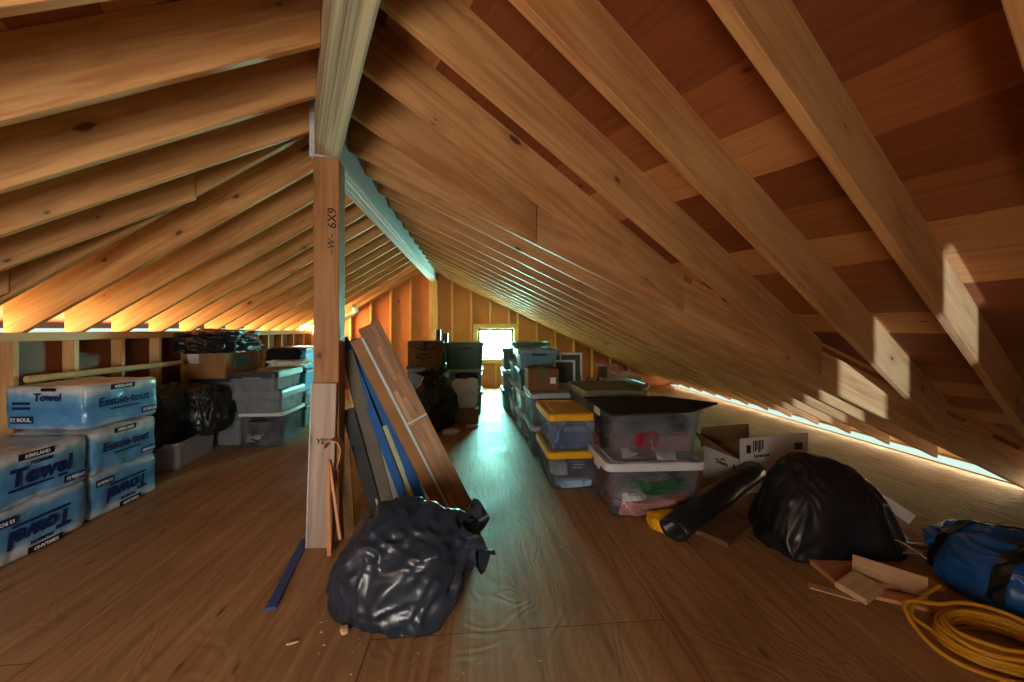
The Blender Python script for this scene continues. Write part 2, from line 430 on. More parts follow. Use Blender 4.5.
# --- left knee wall of the long wing
bm = bmesh.new(); box(bm, 0, 6.8, -0.015, 0.0, 0, 1.20)
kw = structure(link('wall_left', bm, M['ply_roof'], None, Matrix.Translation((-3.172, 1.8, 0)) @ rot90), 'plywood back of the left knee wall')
bm = bmesh.new(); box(bm, 0, 6.8, -0.045, 0.045, 0, 0.062)
structure(link('trim_1', bm, M['stud'], None, Matrix.Translation((KNEE - 0.045, 1.8, 1.155)) @ rot90, bevel=0.003), 'top plate of the left knee wall')
bm = bmesh.new(); box(bm, 0, 6.8, -0.045, 0.045, 0, 0.038)
structure(link('trim_2', bm, M['stud'], None, Matrix.Translation((KNEE - 0.045, 1.8, 0.0)) @ rot90, bevel=0.003), 'bottom plate of the left knee wall')
def stud(name, x, y, z0, z1, wx, wy, label, cat, group, mat='stud'):
    bm = bmesh.new(); box(bm, 0, z1 - z0, -wy / 2, wy / 2, -wx / 2, wx / 2)
    m = Matrix.Translation((x, y, z0)) @ Matrix.Rotation(-PI / 2, 4, 'Y')
    return tag(link(name, bm, M[mat], None, m, bevel=0.003, seg=1), label, cat, group)
y = 2.53 + 0.41; i = 0
while y < GABLE_Y:
    stud('wall_stud', KNEE - 0.046, y, 0.038, 1.155, 0.088, 0.038, '%s upright stud of the left knee wall, counted from the picture edge' % ORD[i], 'stud', 'knee wall studs')
    y += 0.405; i += 1

# --- near wing knee wall and back gable wall with an added glowing fill panel (behind the camera)
def gable(name, m, xl, xr, apex, zf_l, zf_r, hole, thick, mat, label):
    """wall under two roof planes with a rectangular hole; local X across, Z up"""
    x0, x1, z0, z1 = hole
    top = lambda x: zf_l(x) if x < apex else zf_r(x)
    bm = bmesh.new()
    def strip(xs, lo):
        up = [Vector((x, 0, max(top(x), 0.02))) for x in xs]
        prism(bm, [Vector((xs[0], 0, lo)), Vector((xs[-1], 0, lo))] + up[::-1], (0, thick, 0))
    def xs(a, b): return [a] + ([apex] if a < apex < b else []) + [b]
    strip(xs(xl, x0), 0); strip(xs(x1, xr), 0); strip(xs(x0, x1), z1)
    box(bm, x0, x1, 0, thick, 0, z0)
    return structure(link(name, bm, M[mat], None, m), label)
NM = Matrix.Rotation(PHI, 4, 'Z')
gable('wall_back', Matrix.Translation(N(0, BACK_B - 0.06)) @ NM, -2.2, 5.5, APN, lambda x: ZLN(x) + dL + .02, lambda x: ZRN(x) + dR + .02, (SLIT[0], SLIT[1], 0.55, 1.62), 0.06, 'ply_wall', 'gable wall behind the camera with a narrow opening')
gable('wall_near_left', Matrix.Translation(N(-2.06, 0)) @ NM @ rot90, BACK_B - 0.1, 3.1, 9.0, lambda x: 1.2, lambda x: 1.2, (-0.5, -0.4, 1.1, 1.15), 0.05, 'ply_wall', 'low left wall of the near wing')
bm = bmesh.new(); box(bm, SIDE[0], SIDE[1], 0.055, 0.075, SIDE[2], SIDE[3])
structure(link('back_fill_panel', bm, M['back_fill'], None, Matrix.Translation(N(0, BACK_B - 0.06)) @ NM), 'glowing fill panel added on the wall behind the camera')

# --- far gable wall, studs, post, window
WX0, WX1, WZ0, WZ1 = 0.04, 0.80, 0.60, 1.25
gable('wall_far', Matrix.Translation((0, GABLE_Y, 0)), -3.4, 4.7, APX, lambda x: ZLF(x) + dL + .02, lambda x: ZRF(x) + dRF + .02, (WX0, WX1, WZ0, WZ1), 0.02, 'ply_wall', 'orange plywood far gable wall')
i = 0
for x in [-2.98, -2.57, -2.165, -1.76, -1.355, -0.50, -0.10, 0.885, 1.30, 1.705, 2.11, 2.515, 2.92, 3.33]:
    z1 = min(ZLF(x) if x < APX else ZRF(x), 2.5)
    if z1 < 0.2: continue
    lab = '%s stud of the far gable wall from its left end' % ORD[i] if x < 0 else '%s stud of the far gable wall right of the window' % ORD[i - 7]
    stud('wall_stud', x, GABLE_Y - 0.045, 0.0, z1, 0.038, 0.088, lab, 'stud', 'far gable wall studs'); i += 1
for x, z0, z1, lab in ((0.30, WZ1 + 0.10, ZRF(0.30), 'short stud above the left half of the far window'), (0.70, WZ1 + 0.10, ZRF(0.70), 'short stud above the right half of the far window'),
                       (0.42, 0.0, WZ0 - 0.09, 'short stud under the middle of the far window')):
    stud('wall_stud', x, GABLE_Y - 0.045, z0, z1, 0.038, 0.088, lab, 'stud', 'far gable wall studs')
stud('ridge_post', -0.885, GABLE_Y - 0.066, 0, ZB, 0.175, 0.13, 'thick yellow post in the far gable wall carrying the ridge beam end', 'post', None, 'frame_wood')
wt = bpy.data.objects.new('window_1', None); COL.objects.link(wt); wt.location = (0, GABLE_Y, 0); structure(wt, 'small bright window in the far gable wall')
bm = bmesh.new(); box(bm, WX0, WX1, 0.03, 0.036, WZ0, WZ1); link('pane', bm, M['pane'], wt)
bm = bmesh.new()
for a in ((WX0 - .10, WX0, -.09, 0, WZ0 - .09, WZ1 + .10), (WX1, WX1 + .10, -.09, 0, WZ0 - .09, WZ1 + .10), (WX0, WX1, -.09, 0, WZ1, WZ1 + .10), (WX0, WX1, -.09, 0, WZ0 - .09, WZ0)): box(bm, *a)
link('window_frame', bm, M['frame_wood'], wt, bevel=0.003)
bm = bmesh.new()
for a in ((WX0, WX0 + .055, 0, .03, WZ0, WZ1), (WX1 - .055, WX1, 0, .03, WZ0, WZ1), (WX0, WX1, 0, .03, WZ1 - .05, WZ1), (WX0, WX1, 0, .03, WZ0, WZ0 + .03)): box(bm, *a)
link('sash', bm, M['black_trim'], wt)

# --- post at the bend
bm = bmesh.new(); box(bm, 0, ZB, -0.07, 0.07, -0.07, 0.07)
pm = Matrix.Translation((-0.868, 2.44, 0)) @ Matrix.Rotation(R(4), 4, 'Z') @ Matrix.Rotation(-PI / 2, 4, 'Y')
post = tag(link('roof_post', bm, M['post'], None, pm, bevel=0.006), 'square timber post under the bend of the ridge beams', 'post')

# ------------------------------------------------------------------ materials of the stored things
M['bag_black'] = plain('black_bin_liner', (0.012, 0.013, 0.016), 0.30, 0.5, 0.3, 6, bump=0.22, bscale=9)
M['bag_cyan_tinted'] = plain('dark_liner_cyan_light_tint', (0.020, 0.028, 0.044), 0.30, 0.5, 0.3, 6, bump=0.22, bscale=8)  # dark liner with the window's cyan light put into its colour
M['bag_blue'] = plain('blue_tarpaulin', (0.012, 0.10, 0.34), 0.30, 0.5, 0.25, 7, bump=0.25, bscale=10)
M['bag_white'] = plain('white_carrier_plastic', (0.78, 0.80, 0.84), 0.4, 0.4, 0.1, 8, bump=0.3)
M['card'] = plain('brown_cardboard', lin(150, 112, 74), 0.8, 0.2, 0.12, 9)
M['card_dark'] = plain('dark_cardboard', lin(112, 82, 52), 0.8, 0.2, 0.12, 9)
M['card_white'] = plain('white_printed_cardboard', lin(205, 200, 192), 0.7, 0.2, 0.06, 9)
M['tape'] = plain('packing_tape', lin(120, 118, 98), 0.35, 0.5)
M['tape_green'] = plain('green_tape', lin(48, 96, 62), 0.4, 0.5)
M['ink'] = plain('printed_ink', (0.010, 0.011, 0.014), 0.6, 0.2)
M['ink_navy'] = plain('navy_print', lin(22, 40, 92), 0.45, 0.3)
M['ink_white'] = plain('white_print', lin(225, 228, 230), 0.5, 0.3)
M['paper'] = plain('white_paper', lin(220, 218, 210), 0.8, 0.2, 0.05)
M['yellow_lid'] = plain('yellow_plastic', lin(226, 168, 20), 0.35, 0.5, 0.08, 6)
M['yellow_toy'] = plain('yellow_fabric', lin(235, 175, 25), 0.7, 0.3, 0.15, 14, bump=0.3)
M['white_plastic'] = plain('white_plastic', lin(205, 208, 215), 0.35, 0.5, 0.05)
M['green_tub'] = plain('dark_green_plastic', lin(52, 98, 84), 0.4, 0.5)
M['teal_tub'] = plain('teal_plastic', lin(70, 140, 140), 0.4, 0.5)
M['blue_tub'] = plain('blue_grey_plastic', lin(104, 142, 158), 0.4, 0.5)
M['sky_tub'] = plain('bright_blue_plastic', lin(56, 144, 196), 0.35, 0.5)
M['grey_tub'] = plain('grey_plastic', lin(112, 118, 126), 0.4, 0.5)
M['grey_lid'] = plain('pale_grey_plastic', lin(160, 165, 168), 0.4, 0.5)
M['dark_tub'] = plain('charcoal_plastic', lin(46, 50, 56), 0.4, 0.5)
M['olive_lid'] = plain('olive_grey_plastic', lin(112, 116, 92), 0.5, 0.4)
M['latch_blue'] = plain('navy_latch', lin(30, 42, 78), 0.4, 0.5)
M['black_plastic'] = plain('black_plastic', lin(20, 20, 22), 0.35, 0.5)
M['mat_black'] = plain('black_rubber', lin(26, 28, 28), 0.75, 0.25, 0.2, 30)
M['cable_yellow'] = plain('yellow_cable_jacket', lin(205, 150, 32), 0.45, 0.4, 0.1)
M['cable_beige'] = plain('beige_cable', lin(168, 140, 104), 0.5, 0.4)
M['pvc'] = plain('white_pvc', lin(225, 220, 205), 0.35, 0.5, 0.03)
M['tube_card'] = plain('cardboard_tube', lin(186, 156, 112), 0.75, 0.2, 0.1, 20)
M['blue_board'] = plain('blue_painted_board', lin(18, 84, 150), 0.6, 0.25, 0.15, 8)
M['navy_board'] = plain('navy_board', lin(30, 48, 66), 0.5, 0.4, 0.2, 8)
M['strip_blue'] = plain('blue_strip', lin(52, 74, 140), 0.4, 0.5)
M['grey_board'] = plain('grey_board', lin(132, 140, 140), 0.55, 0.3, 0.15, 9)
M['taupe_board'] = plain('taupe_board', lin(92, 86, 74), 0.6, 0.3, 0.15, 9)
M['black_board'] = plain('charcoal_board', lin(34, 36, 40), 0.55, 0.3, 0.2, 9)
M['pale_board'] = plain('pale_green_board', lin(160, 172, 140), 0.6, 0.3, 0.15, 9)
M['strap'] = plain('pale_blue_strap', lin(188, 206, 216), 0.4, 0.4)
M['scrap_print'] = wood('printed_plank_pale', (0.34, 0.19, 0.10), (0.52, 0.33, 0.19), (0.15, 0.07, 0.03), knots=False)
M['plank_print'] = wood('printed_plank', (0.24, 0.12, 0.06), (0.44, 0.27, 0.15), (0.15, 0.07, 0.03), knots=False)
M['scrap'] = wood('offcut_wood', (0.42, 0.22, 0.10), (0.60, 0.36, 0.17), (0.12, 0.05, 0.02), knots=True)
M['scrap_pale'] = wood('pale_offcut_wood', (0.50, 0.30, 0.15), (0.72, 0.50, 0.28), (0.16, 0.07, 0.03), knots=True)
M['cedar'] = wood('orange_shim_wood', (0.50, 0.20, 0.07), (0.66, 0.32, 0.14), (0.2, 0.08, 0.03), knots=False)
M['old_board'] = wood('weathered_whitish_board', (0.30, 0.20, 0.15), (0.50, 0.40, 0.33), (0.12, 0.07, 0.05), gx=0.6, knots=True)
M['old_paint'] = plain('chalky_white_paint', lin(196, 200, 205), 0.7, 0.3, 0.2, 20)
M['screen_mesh'] = plain('dark_window_screen', lin(78, 84, 70), 0.7, 0.2)
def clear_plastic(name, tint, solid):
    k = NT(name)
    tr = k.n('ShaderNodeBsdfTransparent'); tr.inputs[0].default_value = (*tuple(0.6 + 0.4 * v for v in tint), 1)
    b = k.n('ShaderNodeBsdfPrincipled', i_Roughness=0.22); b.inputs['Base Color'].default_value = (*tint, 1)
    b.inputs['Specular IOR Level'].default_value = 0.7
    tc = k.n('ShaderNodeTexCoord'); n1 = k.n('ShaderNodeTexNoise', i_Scale=7.0, i_Detail=3.0); k.l(tc.outputs['Object'], n1.inputs['Vector'])
    f = k.ramp(n1.outputs[0], [(0.3, (solid - 0.07,) * 3), (0.7, (solid + 0.09,) * 3)])
    mx = k.n('ShaderNodeMixShader'); k.l(f, mx.inputs[0]); k.l(tr.outputs[0], mx.inputs[1]); k.l(b.outputs[0], mx.inputs[2])
    k.l(mx.outputs[0], k.out.inputs[0]); return k.m
M['clear'] = clear_plastic('clear_tub_plastic', (0.46, 0.48, 0.54), 0.11)
M['frosted_pale'] = clear_plastic('pale_frosted_tub_plastic', (0.62, 0.62, 0.68), 0.6)
M['frosted'] = clear_plastic('frosted_tub_plastic', (0.30, 0.35, 0.40), 0.5)
def cloth(name, rgb, v=0.3):
    return plain(name, lin(*rgb), 0.85, 0.2, v, 9, bump=0.4, bscale=25)
for nm, rgb in (('red', (150, 30, 44)), ('pink', (176, 128, 128)), ('green', (46, 88, 52)), ('navy', (40, 52, 84)), ('blue', (92, 128, 178)),
                ('paleblue', (150, 176, 204)), ('white', (206, 206, 210)), ('rust', (120, 66, 48)), ('black', (28, 26, 28)), ('grey', (110, 110, 116)), ('beige', (176, 160, 132))):
    M['c_' + nm] = cloth(nm + '_fabric', rgb)

def towel_mat():
    k = NT('printed_blue_film')
    tc = k.n('ShaderNodeTexCoord'); sp = k.n('ShaderNodeSeparateXYZ'); k.l(tc.outputs['Object'], sp.inputs[0])
    oi = k.n('ShaderNodeObjectInfo')
    n0 = k.n('ShaderNodeTexNoise', noise_dimensions='4D', i_Scale=3.2, i_Detail=3.0); k.l(tc.outputs['Object'], n0.inputs['Vector'])
    k.l(k.math('MULTIPLY', oi.outputs['Random'], 40.0), n0.inputs['W'])
    zz = k.math('ADD', sp.outputs['Z'], k.math('MULTIPLY', k.math('SUBTRACT', n0.outputs[0], 0.5), 0.16))
    c = k.ramp(k.math('MULTIPLY', zz, 1 / 0.29), [(0.02, lin(178, 190, 202)), (0.13, lin(92, 150, 196)), (0.5, lin(76, 140, 192)), (0.74, lin(112, 168, 206)), (0.86, lin(200, 206, 212))])
    n2 = k.n('ShaderNodeTexNoise', i_Scale=9.0, i_Detail=4.0, i_Distortion=1.2); k.l(tc.outputs['Object'], n2.inputs['Vector'])
    c = k.mix(1.0, c, k.ramp(n2.outputs[0], [(0.3, (0.72, 0.76, 0.8)), (0.7, (1.1, 1.1, 1.1))]), 'MULTIPLY')
    b = k.n('ShaderNodeBsdfPrincipled', i_Roughness=0.28); b.inputs['Specular IOR Level'].default_value = 0.6
    k.l(c, b.inputs['Base Color'])
    bp = k.n('ShaderNodeBump', i_Strength=0.5, i_Distance=0.012); k.l(n2.outputs[0], bp.inputs['Height']); k.l(bp.outputs[0], b.inputs['Normal'])
    k.l(b.outputs[0], k.out.inputs[0]); return k.m
M['towel'] = towel_mat()

# ------------------------------------------------------------------ shape helpers
def rr(w, d, r, n=4):
    pts = []
    for cx_, cy_, a0 in ((w / 2 - r, d / 2 - r, 0), (-w / 2 + r, d / 2 - r, 90), (-w / 2 + r, -d / 2 + r, 180), (w / 2 - r, -d / 2 + r, 270)):
        for i in range(n + 1):
            a = R(a0 + 90 * i / n); pts.append((cx_ + r * math.cos(a), cy_ + r * math.sin(a)))
    return pts

def loft(bm, rings, cap0=True, cap1=True):
    """rings: list of lists of 3D points, all the same length"""
    vs_ = [[bm.verts.new(p) for p in r_] for r_ in rings]
    n = len(vs_[0])
    for a, b in zip(vs_, vs_[1:]):
        for i in range(n): bm.faces.new((a[i], a[(i + 1) % n], b[(i + 1) % n], b[i]))
    if cap0: bm.faces.new(vs_[0][::-1])
    if cap1: bm.faces.new(vs_[-1])

def tub(label, x0, x1, y0, y1, z0, z1, body, lid, rz=0.0, taper=0.06, lid_h=0.03, ribs=True, latch=None, handle='grip', group='storage tubs', grooves=True, name='storage_tub', rim=0.012):
    """lidded storage tub standing in the given footprint; local origin at the middle of its base"""
    w, d, h = x1 - x0, y1 - y0, z1 - z0
    t = thing(name, label, 'storage tub', ((x0 + x1) / 2, (y0 + y1) / 2, z0), rz, group)
    hb = h - (lid_h if lid else 0.0)
    r0 = min(w, d) * 0.10
    bm = bmesh.new(); th = 0.004
    def ring(s, z, g=0.0): return [(x, y, z) for x, y in rr((w - 0.03) * s + 2 * g, (d - 0.03) * s + 2 * g, r0)]
    s0, s1 = 1 - taper, 1.0
    sec = [ring(s0 - .02, 0), ring(s0, 0.012)]
    if ribs:
        zr = hb * 0.78; sr = s0 + (s1 - s0) * 0.78
        sec += [ring(sr, zr), ring(sr, zr + .004, .006), ring(sr + .004, zr + .016, .006), ring(sr + .005, zr + .02)]
    sec += [ring(s1, hb - .018), ring(s1, hb - .016, rim), ring(s1, hb, rim), ring(s1, hb, -th), ring(s0, 0.016, -th)]
    loft(bm, sec)
    b = link('body', bm, M[body], t, smooth=False)
    if lid:
        bm = bmesh.new()
        g = 0.015 + rim
        def lr(k, z): return [(x, y, z) for x, y in rr(w - 0.03 + 2 * rim + k, d - 0.03 + 2 * rim + k, r0)]
        loft(bm, [lr(.008, hb - .014), lr(.012, hb - .012), lr(.012, hb + lid_h * .55), lr(.0, hb + lid_h), lr(-.05, hb + lid_h), lr(-.06, hb + lid_h * .6), lr(-.12, hb + lid_h * .6), lr(-.13, hb + lid_h * .95)])
        l = link('lid', bm, M[lid], t)
        if grooves:
            for sx in (-1, 1):
                bm = bmesh.new(); box(bm, sx * w * .19 - w * .11, sx * w * .19 + w * .11, -d / 2 + .02, -d / 2 + .032, hb + lid_h * .9, hb + lid_h + .003)
                link('lid_rib', bm, M[lid], l)
    if handle == 'grip':
        for sy in (-1, 1):
            bm = bmesh.new()
            ye = sy * (d / 2 - .015)
            box(bm, -w * .17, w * .17, min(ye, ye + sy * .022), max(ye, ye + sy * .022), hb * .80, hb * .80 + .03)
            link('handle', bm, M[latch or body], t, bevel=.006)
    if handle == 'side':
        for sx in (-1, 1):
            bm = bmesh.new(); xe = sx * (w / 2 - .015)
            box(bm, min(xe, xe + sx * .014), max(xe, xe + sx * .014), -d * .12, d * .12, hb - .06, hb + .012)
            link('latch', bm, M[latch or body], t, bevel=.005)
    return t

def carton(label, x0, x1, y0, y1, z0, z1, mat='card', rz=0.0, tape='tape', group='cardboard boxes', seam='y'):
    w, d, h = x1 - x0, y1 - y0, z1 - z0
    t = thing('cardboard_box', label, 'box', ((x0 + x1) / 2, (y0 + y1) / 2, z0), rz, group)
    bm = bmesh.new(); box(bm, -w / 2, w / 2, -d / 2, d / 2, 0, h - .003)
    link('walls', bm, M[mat], t, bevel=.004)
    for s in (-1, 1):
        bm = bmesh.new()
        if seam == 'y': box(bm, min(s * .002, s * w / 2), max(s * .002, s * w / 2), -d / 2, d / 2, h - .003, h)
        else: box(bm, -w / 2, w / 2, min(s * .002, s * d / 2), max(s * .002, s * d / 2), h - .003, h)
        link('top_flap', bm, M[mat], t)
    if tape:
        bm = bmesh.new()
        if seam == 'y':
            box(bm, -.025, .025, -d / 2 - .001, d / 2 + .001, h, h + .001); box(bm, -.025, .025, -d / 2 - .0015, -d / 2, h * .62, h + .001)
        else:
            box(bm, -w / 2 - .001, w / 2 + .001, -.025, .025, h, h + .001); box(bm, w / 2, w / 2 + .0015, -.025, .025, h * .62, h + .001)
        link('tape', bm, M[tape], t)
    return t

def text(body, parent, loc, rot, size, mat, bold=0.0, shear=0.0, name='lettering', sx=1.0):
    c = bpy.data.curves.new(name, 'FONT'); c.body = body; c.size = size; c.align_x = 'CENTER'; c.align_y = 'CENTER'
    c.extrude = 0.0008; c.offset = bold; c.shear = shear; c.resolution_u = 3
    o = bpy.data.objects.new(name, c); COL.objects.link(o); c.materials.append(M[mat])
    o.parent = parent; o.location = loc; o.rotation_euler = rot; o.scale = (sx, 1, 1); return o

def patch(name, parent, x0, x1, y0, y1, z0, z1, mat, bevel=0):
    bm = bmesh.new(); box(bm, x0, x1, y0, y1, z0, z1); return link(name, bm, M[mat], parent, bevel=bevel)

def bag_mesh(rx, ry, h, seed, crease=0.10, tails=(), sub=6, freq=1.3, facets=30, fmix=0.9, taper=0.0, box_=0.75, flat=0.72, lean=(0, 0)):
    rnd = random.Random(seed); off = Vector((rnd.uniform(-50, 50), rnd.uniform(-50, 50), rnd.uniform(-50, 50)))
    bm = bmesh.new(); bmesh.ops.create_icosphere(bm, subdivisions=sub, radius=1.0)
    planes = []
    for i in range(facets):
        zz_ = 1 - 2 * (i + .5) / facets; aa = i * 2.39996 + rnd.uniform(-.5, .5); rr_ = math.sqrt(1 - zz_ * zz_)
        planes.append((Vector((rr_ * math.cos(aa), rr_ * math.sin(aa), zz_ + rnd.uniform(-.15, .15))).normalized(), rnd.uniform(.80, 1.0)))
    for v in bm.verts:
        n = v.co.normalized()
        pf = min([dk / max(n.dot(pn), .05) for pn, dk in planes])
        p = Vector([math.copysign(abs(c) ** box_, c) for c in n])
        q = n * freq + off
        w_ = Vector((noise.noise(q * 1.3), noise.noise(q * 1.3 + Vector((9, 3, 1))), noise.noise(q * 1.3 + Vector((2, 7, 5))))) * 0.5
        a1 = 1 - 2 * abs(noise.noise(q + w_)); a2 = 1 - 2 * abs(noise.noise(q * 2.3 + w_ * 2 + Vector((5, 5, 5)))); a3 = 1 - 2 * abs(noise.noise(q * 3.9 + w_ * 3))
        r_ = 1 + crease * (a1 * .7 + a2 * .6 + a3 * .35 - .7)
        p = p * r_ * (1 - fmix + fmix * min(pf, 1.25))
        for (tx, ty, tz, ln, kk) in tails:
            tv = Vector((tx, ty, tz)).normalized()
            p += tv * ln * math.exp(kk * (n.dot(tv) - 1)) * (1 + .35 * a2)
        z = (p.z + flat) / (1 + flat)
        lo = 0.012 * (1 + a2)
        z = z if z > lo else lo * .4
        tp = 1 - taper * z
        v.co = Vector((p.x * rx * tp + lean[0] * z * h, p.y * ry * tp + lean[1] * z * h, max(0.001, z * h)))
    return bm

def bag(label, x, y, z, rx, ry, h, seed, mat, rz=0.0, group=None, name='garbage_bag', cat='garbage bag', neck=None, **kw):
    t = thing(name, label, cat, (x, y, z), rz, group)
    link('sack', bag_mesh(rx, ry, h, seed, **kw), M[mat], t, smooth=True)
    if neck:
        p, d, ln, r0, r1 = neck
        link('tied_neck', ruffle(Vector(p), Vector(d), ln, r0, r1, seed), M[mat], t, smooth=True)
    return t

def ruffle(p, d, ln, r0, r1, seed, nseg=48, nr=10, folds=7):
    """gathered mouth of a tied bag: a crumpled flaring skirt"""
    d = d.normalized(); a = d.orthogonal().normalized(); b = d.cross(a)
    rnd = random.Random(seed); ph = rnd.uniform(0, 6)
    bm = bmesh.new(); rings = []
    for i in range(nr + 1):
        u = i / nr; row = []
        for j in range(nseg):
            th = 2 * PI * j / nseg
            rad = r0 + (r1 - r0) * u ** 1.3
            rad *= 1 + .38 * u * math.sin(folds * th + ph) + .2 * u * math.sin(3 * th + 2 * ph + 2 * u)
            off = ln * u * (1 + .22 * u * math.sin(4 * th + ph * 3))
            row.append(p + d * off + a * rad * math.cos(th) * 1.15 + b * rad * math.sin(th) * .75)
        rings.append(row)
    loft(bm, rings, True, False)
    inner = [[q + (p + d * ln * .2 - q) * .04 for q in rw] for rw in rings[::-1]]
    return bm

def lump(label, x, y, z, sx, sy, sz, seed, mat, rz=0.0, name='folded_cloth', cat='cloth', group=None, cr=0.22, boxy=0.45):
    bm = bag_mesh(sx / 2, sy / 2, sz, seed, crease=cr, sub=5, box_=boxy, flat=0.9)
    o = link(name, bm, M[mat], smooth=True); o.location = (x, y, z); o.rotation_euler = (0, 0, rz)
    return tag(o, label, cat, group)

def tube(name, pts, rad, mat, parent=None, cyclic=False, smooth=True, res=3):
    c = bpy.data.curves.new(name, 'CURVE'); c.dimensions = '3D'; c.bevel_depth = rad; c.bevel_resolution = res; c.use_fill_caps = True
    s = c.splines.new('NURBS' if smooth else 'POLY'); s.points.add(len(pts) - 1)
    for q, p in zip(s.points, pts): q.co = (*p, 1)
    if smooth: s.order_u = 3; s.use_endpoint_u = True
    s.use_cyclic_u = cyclic; c.resolution_u = 4
    o = bpy.data.objects.new(name, c); COL.objects.link(o); c.materials.append(M[mat])
    if parent: o.parent = parent
    return o

def sheet(w, d, seed, amp=0.02, n=14, thick=0.002, fold=0.0):
    rnd = random.Random(seed); o_ = rnd.uniform(0, 40)
    bm = bmesh.new(); g = []
    for lay in (0, 1):
        for i in range(n + 1):
            for j in range(n + 1):
                x = w * (i / n - .5); y_ = d * (j / n - .5)
                z = amp * (noise.noise(Vector((x * 7 + o_, y_ * 7, o_))) + .5 * abs(noise.noise(Vector((x * 15, y_ * 15 + o_, 3))))) + fold * abs(x) + (thick if lay else 0)
                g.append(bm.verts.new((x, y_, z)))
    s = (n + 1) ** 2; idx = lambda l, i, j: g[l * s + i * (n + 1) + j]
    for i in range(n):
        for j in range(n):
            bm.faces.new((idx(1, i, j), idx(1, i + 1, j), idx(1, i + 1, j + 1), idx(1, i, j + 1)))
            bm.faces.new((idx(0, i, j), idx(0, i, j + 1), idx(0, i + 1, j + 1), idx(0, i + 1, j)))
    for i in range(n):
        for a, b in (((i, 0), (i + 1, 0)), ((i + 1, n), (i, n)), ((0, i + 1), (0, i)), ((n, i), (n, i + 1))):
            bm.faces.new((idx(0, *a), idx(0, *b), idx(1, *b), idx(1, *a)))
    return bm

def plank_matrix(p0, p1, face):
    """local X from p0 to p1, local -Y as near to `face` as possible"""
    p0, p1 = Vector(p0), Vector(p1); ex = (p1 - p0).normalized()
    ey = -(Vector(face) - ex * Vector(face).dot(ex)).normalized(); ez = ex.cross(ey)
    return Matrix(((ex.x, ey.x, ez.x, p0.x), (ex.y, ey.y, ez.y, p0.y), (ex.z, ey.z, ez.z, p0.z), (0, 0, 0, 1))), (p1 - p0).length

def plank(name, label, p0, p1, w, t, mat, face=(0, -1, 0), cat='board', group=None, bevel=0.002):
    m, L = plank_matrix(p0, p1, face)
    bm = bmesh.new(); box(bm, 0, L, -t / 2, t / 2, -w / 2, w / 2)
    return tag(link(name, bm, M[mat], None, m, bevel=bevel, seg=1), label, cat, group)

# ------------------------------------------------------------------ left: packs of kitchen towel
FX = (R(90), 0, R(90))              # lettering on a +X face
FY = (R(90), 0, 0)                  # lettering on a -Y face
def pack_mesh(w, d, h, seed):
    bm = bmesh.new(); box(bm, -w / 2, w / 2, -d / 2, d / 2, 0, h)
    bmesh.ops.bevel(bm, geom=list(bm.edges), offset=.04, segments=3, profile=.6, affect='EDGES')
    bmesh.ops.subdivide_edges(bm, edges=list(bm.edges), cuts=3, use_grid_fill=True)
    bmesh.ops.subdivide_edges(bm, edges=[e for e in bm.edges if e.calc_length() > .05], cuts=2, use_grid_fill=True)
    bm.normal_update(); o_ = Vector((seed * 3.1, seed * 1.7, seed))
    for v in bm.verts:
        c = v.co; n = v.normal
        edge = max(abs(c.x) / (w / 2), abs(c.y) / (d / 2))
        b = .009 * noise.noise(c * 9 + o_) + .007 * (1 - 2 * abs(noise.noise(c * 16 + o_)))
        if abs(n.z) < .5:
            s = c.y if abs(n.x) > abs(n.y) else c.x
            b += .006 * abs(math.sin(s * PI / .13)) - .004
        v.co = c + n * b
    return bm
